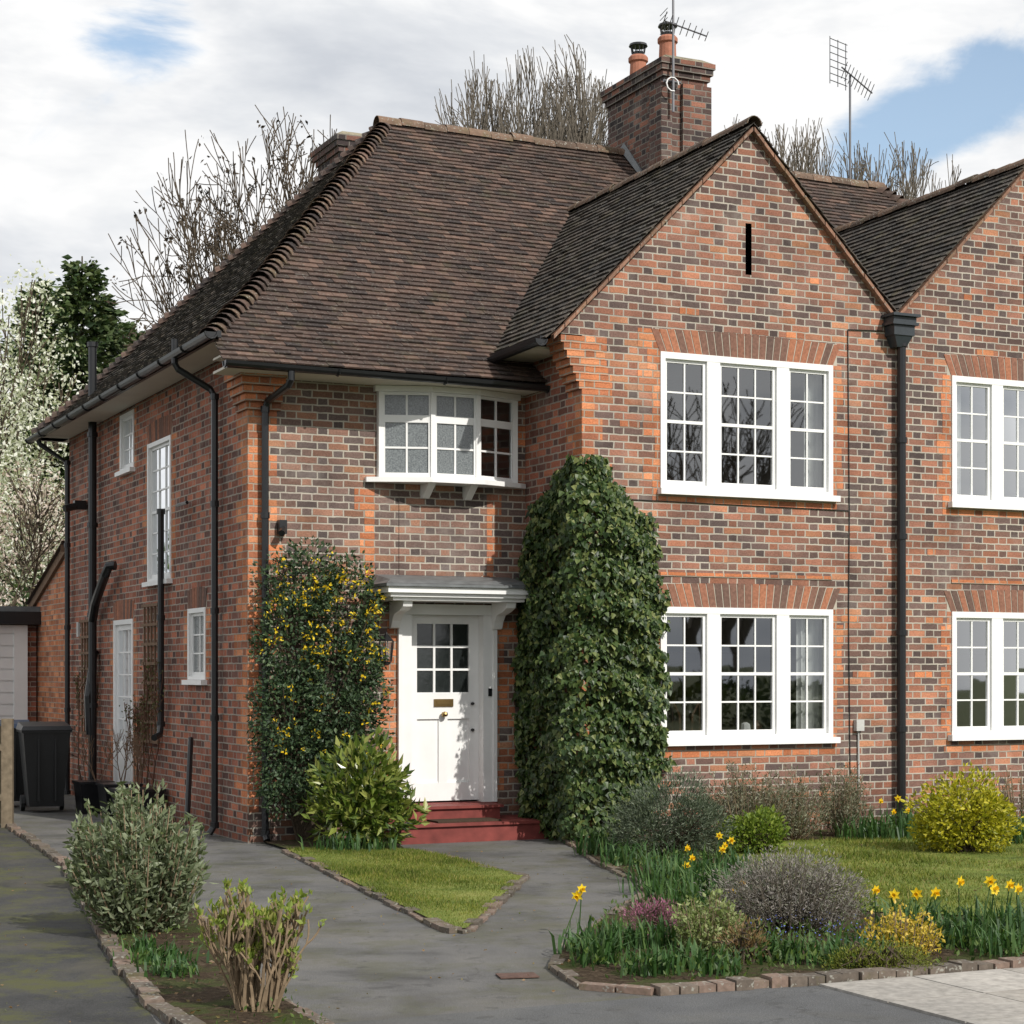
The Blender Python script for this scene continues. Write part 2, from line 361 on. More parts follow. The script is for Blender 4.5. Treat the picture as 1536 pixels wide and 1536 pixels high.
# ---------------------------------------------------------------- windows
fr=MB(); gl=MB(); it=MB()
def sash(T,a0,a1,z0,z1,cols,rows,d=.0,st=.035,bar=.017,meet=True,g=0):
    fr.boxT(T,a0,a0+st,d-.04,d,z0,z1); fr.boxT(T,a1-st,a1,d-.04,d,z0,z1)
    fr.boxT(T,a0+st,a1-st,d-.038,d-.002,z1-st,z1); fr.boxT(T,a0+st,a1-st,d-.038,d-.002,z0,z0+st*1.4)
    i0=a0+st;i1=a1-st;j0=z0+st*1.4;j1=z1-st
    for c in range(1,cols):
        x=i0+(i1-i0)*c/cols; fr.boxT(T,x-bar/2,x+bar/2,d-.03,d-.008,j0,j1)
    for r in range(1,rows):
        z=j0+(j1-j0)*r/rows; b=bar*1.9 if (meet and r*2==rows) else bar
        dd=.003 if (meet and r*2==rows) else .010
        fr.boxT(T,i0,i1,d-.028,d-dd,z-b/2,z+b/2)
    for c in range(cols):
        for r in range(rows):
            x0=i0+(i1-i0)*c/cols;x1=i0+(i1-i0)*(c+1)/cols;y0=j0+(j1-j0)*r/rows;y1=j0+(j1-j0)*(r+1)/rows
            e=[random.uniform(-.0016,.0016) for _ in range(3)]
            gl.poly([T(x0,d-.02+e[0],y0),T(x1,d-.02+e[1],y0),T(x1,d-.02+e[1]+e[2],y1),T(x0,d-.02+e[0]+e[2],y1)],g)
def bigwin(T,w,g=0):
    a0,a1,z0,z1=w; W=a1-a0
    f=.055
    fr.boxT(T,a0,a0+f,-.1,.02,z0,z1); fr.boxT(T,a1-f,a1,-.1,.02,z0,z1)
    fr.boxT(T,a0+f,a1-f,-.1,.018,z1-f*1.2,z1); fr.boxT(T,a0+f,a1-f,-.1,.018,z0,z0+f*.7)
    fr.boxT(T,a0-.03,a1+.05,-.02,.085,z0-.065,z0-.002)
    m1=a0+W*.262;m2=a0+W*.335; m3=a0+W*.665;m4=a0+W*.738
    fr.boxT(T,m1,m2,-.1,.015,z0+f*.7,z1-f*1.2); fr.boxT(T,m3,m4,-.1,.015,z0+f*.7,z1-f*1.2)
    zz0=z0+f*.7;zz1=z1-f*1.2
    sash(T,a0+f,m1,zz0,zz1,2,4,-.015); sash(T,m2,m3,zz0,zz1,3,4,-.015); sash(T,m4,a1-f,zz0,zz1,2,4,-.015)
def smallwin(T,w,cols,rows,g=0,sill=True,meet=True):
    a0,a1,z0,z1=w;f=.05
    fr.boxT(T,a0,a0+f,-.1,.015,z0,z1);fr.boxT(T,a1-f,a1,-.1,.015,z0,z1)
    fr.boxT(T,a0+f,a1-f,-.1,.013,z1-f,z1);fr.boxT(T,a0+f,a1-f,-.1,.013,z0,z0+f*.7)
    if sill: fr.boxT(T,a0-.04,a1+.04,-.02,.07,z0-.055,z0-.002)
    sash(T,a0+f,a1-f,z0+f*.7,z1-f,cols,rows,-.02,g=g,meet=meet)
for T in (TB,TBm):
    bigwin(T,W1);bigwin(T,W2)
smallwin(TS,SW[0],2,3,0,meet=False);smallwin(TS,SW[1],3,6,0);smallwin(TS,SW[2],2,3,1,meet=False)
a0,a1,z0,z1=SW[3]
fr.boxT(TS,a0,a0+.06,-.1,.015,z0,z1);fr.boxT(TS,a1-.06,a1,-.1,.015,z0,z1);fr.boxT(TS,a0+.06,a1-.06,-.1,.013,z1-.06,z1)
sash(TS,a0+.06,a1-.06,.75,z1-.06,3,5,-.02,st=.07,meet=False); fr.boxT(TS,a0+.06,a1-.06,-.05,-.015,z0,.75)
fr.boxT(TS,a0+.2,a1-.2,-.02,-.005,.32,.65)
PB=[(1.40,-.05),(1.91,-.22),(2.42,-.22),(2.93,-.05)]
bz0,bz1=3.72,4.60
for i in range(3):
    p=Vector(PB[i]);r_=Vector(PB[i+1]);t=(r_-p);L=t.length;t.normalize();n=Vector((t.y,-t.x))
    def TT(a,d,z,p=p,t=t,n=n): return (p.x+t.x*a+n.x*d,p.y+t.y*a+n.y*d,z)
    sash(TT,.012,L-.012,bz0,bz1-.28,2,2,0,st=.034,bar=.02,meet=False,g=1 if i<2 else 0)
    sash(TT,.012,L-.012,bz1-.28,bz1,2,1,0,st=.03,bar=.02,meet=False,g=1 if i<2 else 0)
for (x,y) in PB:
    fr.box(x-.025,x+.025,y-.012,y+.06,bz0,bz1)
def slab(mb,pts,z0,z1,m=0):
    mb.poly([(x,y,z1) for x,y in pts],m); mb.poly([(x,y,z0) for x,y in pts][::-1],m)
    for i in range(len(pts)):
        a=pts[i];b=pts[(i+1)%len(pts)]; mb.poly([(*a,z0),(*b,z0),(*b,z1),(*a,z1)],m)
slab(fr,[(1.24,.0),(1.24,-.06),(1.36,-.12),(1.87,-.31),(2.46,-.31),(2.97,-.12),(3.05,-.06),(3.05,.0)],3.665,3.715)
slab(fr,[(1.34,.05),(1.34,-.06),(1.89,-.25),(2.44,-.25),(2.99,-.06),(2.99,.05)],4.602,4.66)
for u in (1.9,2.38):
    fr.hexa([(u-.04,-.05,3.52),(u+.04,-.05,3.52),(u+.04,0,3.52),(u-.04,0,3.52),(u-.04,-.24,3.664),(u+.04,-.24,3.664),(u+.04,0,3.664),(u-.04,0,3.664)])
fr.build('window_frames',[WHITE],house)
gl.build('window_glass',[GLASS,FROST],house)
for (x0,x1) in ((3.2,6.8),(6.95,10.5)):
    for (z0,z1) in ((.35,2.7),(2.8,5.2)):
        y0=BV+.13; y1=1.6
        it.poly([(x0,y1,z0),(x1,y1,z0),(x1,y1,z1),(x0,y1,z1)],0); it.poly([(x0,y0,z0),(x1,y0,z0),(x1,y1,z0),(x0,y1,z0)],2)
        it.poly([(x0,y0,z1),(x1,y0,z1),(x1,y1,z1),(x0,y1,z1)],0); it.poly([(x0,y0,z0),(x0,y1,z0),(x0,y1,z1),(x0,y0,z1)],0); it.poly([(x1,y0,z0),(x1,y1,z0),(x1,y1,z1),(x1,y0,z1)],0)
        it.box(x0+.7,x0+1.4,y1-.03,y1-.005,z0+1.1,z0+1.7,1); it.box(x0+2.0,x0+3.2,y1-.5,y1-.005,z0+.01,z0+1.6,2)
it.box(0.35,3.0,1.0,1.05,.3,4.6,0); it.box(1.0,1.05,1.05,8.2,.3,4.9,0)
def curtain(xa,xb,y,z0,z1):
    n=28
    for i in range(n):
        xs=[xa+(xb-xa)*(i+k)/n for k in (0,1)]; ys=[y+.03*math.sin((i+k)*1.35) for k in (0,1)]
        it.poly([(xs[0],ys[0],z0),(xs[1],ys[1],z0),(xs[1],ys[1],z1),(xs[0],ys[0],z1)],1)
curtain(5.86,6.2,BV+.2,2.85,5.05); curtain(5.76,6.2,BV+.2,.6,2.5); curtain(3.85,4.1,BV+.2,2.85,5.05)
curtain(MIR-6.2,MIR-5.8,BV+.2,2.85,5.05); curtain(MIR-6.2,MIR-5.9,BV+.2,.6,2.5)
it.box(4.3,5.6,-.8,.1,1.02,1.06,2)
for cx in (4.45,4.95):
    it.tube([(cx-.18,-.6,1.0),(cx-.17,-.6,1.25),(cx-.1,-.6,1.37),(cx,-.6,1.4),(cx+.1,-.6,1.37),(cx+.17,-.6,1.25),(cx+.18,-.6,1.0)],.014,6,2)
    for k in (-.08,0,.08): it.tube([(cx+k,-.6,1.0),(cx+k,-.6,1.37)],.008,5,2)
it.lathe([(.03,0),(.06,.02),(.05,.1),(.02,.12)],(5.15,-1.08,1.06),8,1); it.lathe([(.03,0),(.05,.02),(.06,.08),(.03,.14)],(5.3,-1.08,1.06),8,2)
it.build('rooms',[ROOMM,CURT,FURN],house)
# ---------------------------------------------------------------- front door & porch
dr=MB()
dr.boxT(TF,1.62,1.75,-.14,.035,.34,2.31); dr.boxT(TF,2.565,2.70,-.14,.035,.34,2.31); dr.boxT(TF,1.62,2.70,-.14,.033,2.312,2.42)
dr.boxT(TF,1.60,1.64,.0,.05,.34,2.42); dr.boxT(TF,2.68,2.72,.0,.05,.34,2.42)
dd=-.09
L0,L1=1.75,2.565
dr.boxT(TF,L0,L0+.11,dd-.05,dd,.36,2.31);dr.boxT(TF,L1-.11,L1,dd-.05,dd,.36,2.31)
gz0,gz1=1.50,2.22
dr.boxT(TF,L0+.11,L1-.11,dd-.05,dd-.001,gz1,2.31);dr.boxT(TF,L0+.11,L1-.11,dd-.05,dd-.001,1.22,gz0)
dr.boxT(TF,L0+.11,L1-.11,dd-.05,dd-.001,.36,.55)
dr.boxT(TF,L0+.11,L1-.11,dd-.05,dd-.022,.55,1.22); dr.boxT(TF,(L0+L1)/2-.05,(L0+L1)/2+.05,dd-.05,dd-.002,.55,1.22)
for k in (1,2,3):
    x=L0+.11+(L1-L0-.22)*k/3
    if k<3: dr.boxT(TF,x-.012,x+.012,dd-.04,dd-.006,gz0,gz1)
    z=gz0+(gz1-gz0)*k/3
    if k<3: dr.boxT(TF,L0+.11,L1-.11,dd-.038,dd-.008,z-.012,z+.012)
dr.boxT(TF,L0+.11,L1-.11,dd-.034,dd-.026,gz0,gz1,1)
dr.boxT(TF,2.05,2.27,dd,dd+.012,1.35,1.43,2); dr.boxT(TF,2.08,2.24,dd+.012,dd+.018,1.37,1.41,2)
dr.lathe([(.0,-.03),(.03,-.02),(.036,0),(.03,.02),(0,.03)],(2.155,.09-.045,1.27),10,2)
for z in (1.38,1.1): dr.lathe([(.0,-.018),(.02,-.01),(.02,.01),(0,.018)],(2.49,.075,z),10,3)
dr.boxT(TF,2.62,2.66,.035,.05,1.46,1.54,3)
dr.boxT(TF,1.60,2.72,-.14,.06,.30,.342,4)
def prism(mb,x0,x1,y,z0,z1,m=0): mb.box(x0,x1,y,0,z0,z1,m)
prism(dr,1.29,2.92,-.55,2.515,2.575); prism(dr,1.33,2.88,-.51,2.475,2.513); prism(dr,1.37,2.84,-.47,2.44,2.473)
prism(dr,1.26,2.95,-.58,2.577,2.605,5)
dr.hexa([(1.26,-.58,2.607),(2.95,-.58,2.607),(2.95,-.001,2.607),(1.26,-.001,2.607),(1.35,-.45,2.65),(2.86,-.45,2.65),(2.86,-.001,2.72),(1.35,-.001,2.72)],5)
for u in (1.50,2.66):
    prof=[(0,2.16),(-.05,2.17),(-.08,2.24),(-.14,2.31),(-.28,2.34),(-.38,2.38),(-.40,2.438),(0,2.438)]
    for s_ in (0,1):
        dr.poly([(u+.1*s_,y-.036,z) for y,z in prof])
    for i in range(len(prof)):
        a=prof[i];b=prof[(i+1)%len(prof)]
        dr.poly([(u,a[0]-.036,a[1]),(u+.1,a[0]-.036,a[1]),(u+.1,b[0]-.036,b[1]),(u,b[0]-.036,b[1])])
OBD=simple('door_pane_glass',(.02,.024,.024),.12,.9,.4,30)
dr.build('front_door_and_porch',[WHITE,OBD,BRASS,BLACK,REDP,LEAD],house)
st=MB()
st.box(1.60,2.60,-.38,-.061,.192,.335); st.box(1.33,3.05,-.80,-.001,0.0,.19)
st.box(1.29,3.068,-.83,-.002,.165,.194); st.box(1.57,2.63,-.41,-.063,.31,.338)
st.box(1.75,2.45,-.74,-.44,.196,.212,1)
st.build('front_steps',[REDP,simple('doormat',(.07,.05,.035),.95,.1,.5,60)],house)
# ---------------------------------------------------------------- ROOF
def interp(prof,z):
    for (r0,z0),(r1,z1) in zip(prof,prof[1:]):
        if z<=z1: return r0+(r1-r0)*(z-z0)/(z1-z0)
    return prof[-1][0]
FP=[(-.52,4.73),(.35,5.36),(4.2,8.69)]
SP=[(-.42,5.04),(.15,5.56),(3.12,8.69)]
bayz=lambda z:(5.05-(7.45-z)/1.01)
def tiles(mb,prof,P,ivals,gauge=.1,tw=.165,m=0,ext=0):
    pts=[]
    for (r0,z0),(r1,z1) in zip(prof,prof[1:]):
        L=math.hypot(r1-r0,z1-z0); n=max(1,round(L/gauge))
        for i in range(n):
            pts.append((r0+(r1-r0)*i/n,z0+(z1-z0)*i/n,(r1-r0)/L,(z1-z0)/L,L/n))
    for k,(r,z,cr,cz,g) in enumerate(pts):
        off=(k%2)*tw/2+random.uniform(-.01,.01)
        for (lo,hi) in ivals(z+g*cz*.5):
            a=math.floor((lo-off)/tw)*tw+off
            while a<hi:
                b0=max(a+.0015,lo);b1=min(a+tw-.0015,hi); a+=tw
                if b1-b0<.02: continue
                l0=.03+random.gauss(0,.0025); l0b=l0+random.gauss(0,.0018); j=random.gauss(0,.003)
                def Q(s,aa,l):
                    return P(r+cr*s-cz*l,aa,z+cz*s+cr*l)
                s0=-.012+j; s1=g+.025
                i=len(mb.v)
                mb.v+=[Q(s0,b0,l0-.016),Q(s0,b1,l0b-.016),Q(s0,b1,l0b),Q(s0,b0,l0),Q(s1,b1,.004),Q(s1,b0,.004)]
                mb.f+=[(i,i+1,i+2,i+3),(i+3,i+2,i+4,i+5),(i,i+3,i+5),(i+1,i+4,i+2)]; mb.m+=[m]*4
rf=MB()
def fint(z):
    su=interp(SP,z) if z>5.04 else -.42
    if z>=7.45: return [(su,MIR-su)]
    if z<5.03: return [(su,3.07),(MIR-3.07,MIR-su)]
    b=bayz(z)+.02
    out=[(su,b)]
    c0=5.05+(7.45-z)/1.01
    if c0<6.875: out.append((c0-.02,MIR-c0+.02))
    out.append((MIR-b,MIR-su)); return out
tiles(rf,FP,lambda r,a,z:(a,r,z),fint,m=0)
tiles(rf,SP,lambda r,a,z:(r,a,z),lambda z:[(interp(FP,z) if z>4.73 else -.5,8.4-interp(FP,z)+.0)],m=1)
BP=[(2.65,5.025),(5.05,7.45)]
def bint(z): return [(-1.41,interp(FP,z)+.03)]
tiles(rf,BP,lambda r,a,z:(r,a,z),bint,m=1)
tiles(rf,BP,lambda r,a,z:(MIR-r,a,z),bint,m=0)
BP2r=[(-6.89,5.60),(-5.05,7.45)]
tiles(rf,BP2r,lambda r,a,z:(-r,a,z),bint,m=1)
tiles(rf,BP2r,lambda r,a,z:(MIR+r,a,z),bint,m=1)
def hp(z): return interp(SP,z),interp(FP,z)
zs=[5.04,5.36,5.66,6.4,7.45,8.69]
def stripf(mb,f,m):
    for z0,z1 in zip(zs,zs[1:]): mb.poly([f(z0,0),f(z0,1),f(z1,1),f(z1,0)],m)
stripf(rf,lambda z,s:(hp(z)[0] if s==0 else MIR-hp(z)[0],8.4-hp(z)[1],z),0)
stripf(rf,lambda z,s:(MIR-hp(z)[0],hp(z)[1] if s==0 else 8.4-hp(z)[1],z),0)
stripf(rf,lambda z,s:(hp(z)[0]+.01,hp(z)[1] if s==0 else 8.4-hp(z)[1],z-.01),1)
rf.build('roof_tiles',[TILE,TILEM],house,uv=False)
bn=MB()
def saddle(mb,c,ax,r0,r1,L,lift0,lift1,m=0,n=7,span=85):
    ax=ax.normalized(); up=(Vector((0,0,1))-ax*ax.z).normalized(); sd=ax.cross(up)
    i=len(mb.v)
    for (t,rr,lf,th) in ((0,r0,lift0,0),(0,r0-.016,lift0,0),(L,r1,lift1,0)):
        for k in range(n):
            a=R(-span+2*span*k/(n-1)); p=c+ax*t+up*(lf+rr*math.cos(a)-rr*.55)+sd*rr*math.sin(a)
            mb.v.append(tuple(p))
    for k in range(n-1):
        mb.f.append((i+k,i+k+1,i+2*n+k+1,i+2*n+k)); mb.f.append((i+k,i+k+1,i+n+k+1,i+n+k)); mb.m+=[m,m]
z=5.04
while z<8.62:
    u,v=hp(z); u2,v2=hp(z+.05); ax=Vector((u2-u,v2-v,.05))
    c=Vector((u,v,z)); saddle(bn,c-ax.normalized()*.03,ax,.125+random.gauss(0,.005),.09,.2,.035+random.gauss(0,.006),-.02,random.choice((0,0,1)))
    c=Vector((MIR-u,v,z)); saddle(bn,c,Vector((-ax.x,ax.y,ax.z)),.135,.09,.2,.045,-.02)
    axb=Vector((ax.x,-ax.y,ax.z)); saddle(bn,Vector((u,8.4-v,z)),axb,.135,.09,.2,.045,-.02)
    z+=.068
def ridge(a,b,r=.12):
    a=Vector(a);b=Vector(b);L=(b-a).length;n=int(L/.3);d=(b-a)/n
    for k in range(n):
        saddle(bn,a+d*k+Vector((0,0,random.gauss(0,.005))),d,r,r*.97,d.length*.985,.045,.04,1,9,90)
ridge((2.98,4.2,8.67),(MIR-2.98,4.2,8.67))
ridge((5.05,-1.42,7.44),(5.05,2.85,7.44),.095); ridge((MIR-5.05,-1.42,7.44),(MIR-5.05,2.85,7.44),.095)
bn.build('hip_and_ridge_tiles',[TILE,RIDGE],house,uv=False)
vg=MB()
for T in (TB,TBm):
    for (ua,za,ub,zb) in ((2.72,5.08,5.05,7.435),(6.83,5.635,5.05,7.435)):
        n=int(math.hypot(ub-ua,zb-za)/.17)
        for i in range(n):
            t0=i/n;t1=(i+.94)/n
            p0=(ua+(ub-ua)*t0,za+(zb-za)*t0);p1=(ua+(ub-ua)*t1,za+(zb-za)*t1)
            d0=.075+random.uniform(-.006,.006)
            vg.hexa([T(p0[0],d0,p0[1]-.055),T(p1[0],d0,p1[1]-.055),T(p1[0],0,p1[1]-.055),T(p0[0],0,p0[1]-.055),T(p0[0],d0,p0[1]-.01),T(p1[0],d0,p1[1]-.01),T(p1[0],0,p1[1]-.01),T(p0[0],0,p0[1]-.01)],0)
vg.build('verge_tiles',[VERGE],house,uv=False)
so=MB()
so.box(-.36,3.068,-.46,-.002,4.665,4.69); so.box(-.36,-.002,0.0,8.75,4.985,5.01); so.box(-.36,0.0,-.3,-.002,4.80,4.82)
so.box(2.62,3.068,-1.0,-.05,4.99,5.015); so.box(2.60,2.63,-1.33,-.05,4.99,5.06,1)
so.box(-.36,3.068,-.49,-.462,4.665,4.73,1); so.box(-.40,-.362,-.3,8.75,4.985,5.05,1)
so.box(-.40,MIR+.4,8.4,8.85,4.985,5.01); so.box(MIR,MIR+.4,-.4,8.4,4.985,5.01); so.box(MIR-3.07,MIR+.36,-.46,-.002,4.665,4.69)
so.build('soffits_and_fascias',[CREAM,BLACK],house)
ld=MB()
ld.box(6.78,6.97,BV-.06,2.2,5.56,5.60)
ld.build('lead_valley',[LEAD],house)
gt=MB()
def gutter(a,b,r=.058):
    a=Vector(a);b=Vector(b);d=(b-a).normalized();s=d.cross(Vector((0,0,1)));i=len(gt.v);n=7
    for p in (a,b):
        for rr in (r,r-.008):
            for k in range(n):
                t=math.pi*k/(n-1); gt.v.append(tuple(p+s*math.cos(t)*rr-Vector((0,0,1))*math.sin(t)*rr))
    for k in range(n-1):
        gt.f.append((i+k,i+k+1,i+2*n+k+1,i+2*n+k)); gt.f.append((i+n+k,i+n+k+1,i+3*n+k+1,i+3*n+k)); gt.m+=[0,0]
        for o in (0,2*n): gt.f.append((i+o+k,i+o+k+1,i+o+n+k+1,i+o+n+k)); gt.m.append(0)
    gt.f.append(tuple(i+k for k in range(n))); gt.m.append(0); gt.f.append(tuple(i+2*n+k for k in range(n))); gt.m.append(0)
    L=(b-a).length; m=int(L/.9)
    for k in range(m+1):
        c=a+d*min(L*k/max(m,1),L); gt.tube([tuple(c+s*r*1.08*math.cos(t)-Vector((0,0,1))*math.sin(t)*r*1.1) for t in [math.pi*j/6 for j in range(7)]],.011,5)
gutter((-.40,-.55,4.72),(3.06,-.55,4.69)); gutter((-.47,-.32,5.03),(-.47,8.8,5.0)); gutter((2.59,-1.38,5.02),(2.59,-.1,5.0)); gutter((MIR-3.06,-.55,4.72),(MIR+.4,-.55,4.7))
def pipe(pts,r=.036,br=None):
    gt.tube(pts,r,10)
    for a,b in zip(pts,pts[1:]):
        a=Vector(a);b=Vector(b)
        if abs(a.x-b.x)+abs(a.y-b.y)<.01 and (a-b).length>1:
            n=int((a-b).length/1.3)+1
            for k in range(n+1):
                c=a+(b-a)*k/n; gt.tube([tuple(c-Vector((0,0,.03))),tuple(c+Vector((0,0,.03)))],r*1.32,10)
pipe([(-.47,1.03,5.17),(-.47,1.03,4.92),(-.44,1.02,4.86),(-.12,.93,4.66),(-.08,.905,4.58),(-.08,.905,.12),(-.14,.90,.03)])
pipe([(.27,-.55,4.66),(.27,-.55,4.58),(.26,-.5,4.53),(.17,-.12,4.42),(.155,-.075,4.34),(.155,-.075,.1),(.155,-.14,.03)])
pipe([(-.1,6.5,.1),(-.1,6.5,6.0)],.055)
pipe([(-.47,8.2,4.92),(-.44,8.2,4.86),(-.08,8.15,4.62),(-.08,8.15,.05)])
pipe([(-.09,3.05,3.55),(-.09,3.05,1.12),(-.13,2.95,1.0),(-.22,2.85,.97)],.038)
pipe([(-.07,5.35,3.05),(-.14,5.4,3.05),(-.16,5.5,2.95),(-.13,6.2,2.62),(-.1,6.5,2.4)],.06)
pipe([(-.05,6.6,2.0),(-.16,6.5,1.4),(-.14,6.5,.9)],.05)
pipe([(6.93,BV-.085,5.28),(6.93,BV-.085,.05)],.048)
def frus(x,y,z0,z1,w0,w1,d0,d1):
    gt.hexa([(x-w0,y-d0,z0),(x+w0,y-d0,z0),(x+w0,BV-.004,z0),(x-w0,BV-.004,z0),(x-w1,y-d1,z1),(x+w1,y-d1,z1),(x+w1,BV-.004,z1),(x-w1,BV-.004,z1)],1)
hy=BV-.08
frus(6.9,hy,5.24,5.36,.06,.12,.05,.09); frus(6.9,hy,5.361,5.47,.135,.135,.1,.1); frus(6.9,hy,5.471,5.50,.17,.17,.13,.13); frus(6.9,hy,5.501,5.56,.15,.15,.11,.11); frus(6.9,hy,5.561,5.59,.18,.18,.15,.15)
gt.tube([(6.28,BV-.012,5.4),(6.30,BV-.012,3.4),(6.29,BV-.012,2.3),(6.31,BV-.012,.6)],.006,5)
gt.tube([(6.28,BV-.012,5.4),(6.75,BV-.012,5.42)],.006,5)
gt.tube([(3.3,BV-.012,3.47),(6.3,BV-.012,3.45)],.005,5)
gt.box(-.18,-.02,7.2,7.32,3.9,4.02); gt.tube([(-.1,7.26,3.96),(-.32,7.2,3.9)],.05,10)
gt.box(.30,.38,-.09,-.01,3.1,3.24); gt.tube([(.34,-.09,3.15),(.3,-.16,3.1)],.035,8)
gt.tube([(-.1,1.9,3.56),(-.1,2.3,3.56)],.02,6)
gt.tube([(-.1,1.75,1.0),(-.25,1.35,.15)],.03,8)
gt.build('gutters_and_downpipes',[BLACK,simple('painted_hopper',(.03,.038,.045),.4,.5,.3,8)],house,uv=False)
mb=MB(); mb.box(6.36,6.46,BV-.06,BV-.004,1.08,1.2); mb.tube([(6.41,BV-.02,1.08),(6.42,BV-.02,.3)],.01,6); mb.box(-.03,-.002,7.7,7.8,2.2,2.4)
mb.build('meter_box',[simple('pvc_grey',(.5,.5,.48),.5)],house)
ln=MB(); c=(1.42,-.16,1.95)
ln.lathe([(.02,-.17),(.05,-.15),(.055,-.13)],c,6); ln.lathe([(.085,.08),(.02,.15),(.0,.18)],c,6)
for k in range(6):
    a=math.pi/3*k; ln.tube([(c[0]+.055*math.cos(a),c[1]+.055*math.sin(a),c[2]-.13),(c[0]+.078*math.cos(a),c[1]+.078*math.sin(a),c[2]+.08)],.006,4)
ln.lathe([(.045,-.12),(.066,.07)],c,6,1); ln.tube([(1.42,-.01,1.85),(1.42,-.1,1.78),(1.42,-.16,1.8)],.01,6); ln.box(1.38,1.46,-.015,-.002,1.78,1.95)
ln.build('wall_lantern',[BLACK,GLASS],house)
tr=MB()
for (v0,v1,z0,z1) in ((3.35,4.0,.9,2.5),(6.75,7.4,.9,2.4)):
    for k in range(5):
        v=v0+(v1-v0)*k/4; tr.box(-.05,-.03,v-.017,v+.017,z0,z1)
    for k in range(8):
        z=z0+(z1-z0)*k/7; tr.box(-.07,-.051,v0-.05,v1+.05,z-.017,z+.017)
tr.build('trellis',[TREL],house)
ch=MB()
def stack(x0,x1,y0,y1,z0,z1,pil=None,e_=(.03,.06,.08)):
    ch.box(x0,x1,y0,y1,z0,z1,0)
    if pil:
        ch.box(x0-.06,x0+.1,y0-.04,y0+.28,z0,z1-.3,0); ch.box(x1-.4,x1+.03,y0-.06,y0-.001,z0,z1-.3,0)
    for i,e in enumerate(e_):
        ch.box(x0-e,x1+e,y0-e,y1+e,z1-.22+i*.075,z1-.22+i*.075+.073,0)
    ch.hexa([(x0-.07,y0-.07,z1+.005),(x1+.07,y0-.07,z1+.005),(x1+.07,y1+.07,z1+.005),(x0-.07,y1+.07,z1+.005),(x0+.05,y0+.05,z1+.08),(x1-.05,y0+.05,z1+.08),(x1-.05,y1-.05,z1+.08),(x0+.05,y1-.05,z1+.08)],1)
stack(6.55,7.20,3.12,4.66,6.9,9.66,True)
stack(3.15,4.1,6.0,6.9,6.2,9.0)
ch.box(6.50,6.56,3.05,4.2,7.72,7.80,2)
ch.poly([(6.48,2.95,7.66),(6.546,2.95,7.66),(6.546,4.2,8.85),(6.48,4.2,8.75)],2)
def pot(x,y,z,h,cowl=True):
    ch.lathe([(.13,0),(.14,.05),(.12,.08),(.11,h-.1),(.135,h-.08),(.135,h-.03),(.11,h),(.09,h)],(x,y,z),16,3)
    if cowl:
        ch.lathe([(.075,h),(.08,h+.05)],(x,y,z),12,4)
        for k in range(10):
            a=2*math.pi*k/10; ch.tube([(x+.085*math.cos(a),y+.085*math.sin(a),z+h+.03),(x+.1*math.cos(a),y+.1*math.sin(a),z+h+.13)],.007,4,4)
        ch.lathe([(.13,h+.13),(.12,h+.16),(.0,h+.19)],(x,y,z),14,4)
pot(6.85,4.35,9.72,.38); pot(6.88,3.6,9.72,.42)
ch.build('chimney_stacks',[BRC,simple('chimney_cap_stone',(.28,.25,.18),.9,.1,.6,8),LEAD,TERRA,BLACK],house)
ae=MB()
ae.tube([(6.62,3.0,8.95),(6.62,3.0,10.75)],.018,6); ae.tube([(6.5,3.04,9.35),(6.75,3.04,9.35)],.02,6)
A0=Vector((6.5,3.03,10.12)); A1=Vector((7.0,2.8,9.92))
ae.tube([tuple(A0),tuple(A1)],.011,5)
for k in range(8):
    t=k/7; c=A0.lerp(A1,t); w=.17-.08*t
    ae.tube([tuple(c+Vector((-.3*w,-w,.35*w))),tuple(c+Vector((.3*w,w,-.35*w)))],.006,4)
for k in range(5): ae.tube([(6.45,2.85,9.98+.06*k),(6.54,3.2,10.0+.06*k)],.006,4)
ae.tube([(6.60+.09*math.cos(a),2.98,9.3+.09*math.sin(a)) for a in [k*math.pi/5 for k in range(9)]],.01,5,1)
ax_,ay_=10.5,4.6
ae.tube([(ax_,ay_,8.3),(ax_,ay_,10.4)],.018,6)
ae.tube([(ax_-.15,ay_,10.5),(ax_+.32,ay_-.1,10.15)],.012,5)
for i in range(7):
    z_=10.05+.1*i; ae.tube([(ax_-.42,ay_-.1,z_+.2),(ax_+.02,ay_+.1,z_+.22)],.007,4)
for k in range(3): ae.tube([(ax_-.42+.2*k,ay_-.1+.09*k,10.2),(ax_-.42+.2*k,ay_-.1+.09*k,10.88)],.008,4)
for k in range(9):
    c=Vector((ax_-.1+.05*k,ay_-.012*k,10.46-.037*k)); ae.tube([tuple(c+Vector((-.05,-.15,.07))),tuple(c+Vector((.05,.15,-.07)))],.006,4)
ae.build('tv_aerials',[STEEL,WHITE],house,uv=False)
vt=MB(); vt.lathe([(.06,0),(.06,.3),(.085,.32),(.085,.42),(.05,.44)],(9.1,4.6,8.55),10); vt.build('roof_vent',[BLACK],house)
ll=MB(); ll.poly([(0-.1,8.4,3.56),(3,8.4,3.56),(3,11.1,2.75),(-.1,11.1,2.75)],0); ll.box(-.12,-.05,8.4,8.41,3.4,3.5,1)
ll.hexa([(-.05,8.4,3.42),(-.004,8.4,3.42),(-.004,11.05,2.64),(-.05,11.05,2.64),(-.05,8.4,3.55),(-.004,8.4,3.55),(-.004,11.05,2.77),(-.05,11.05,2.77)],1)
ll.build('lean_to_roof',[TILE,TREL],house)
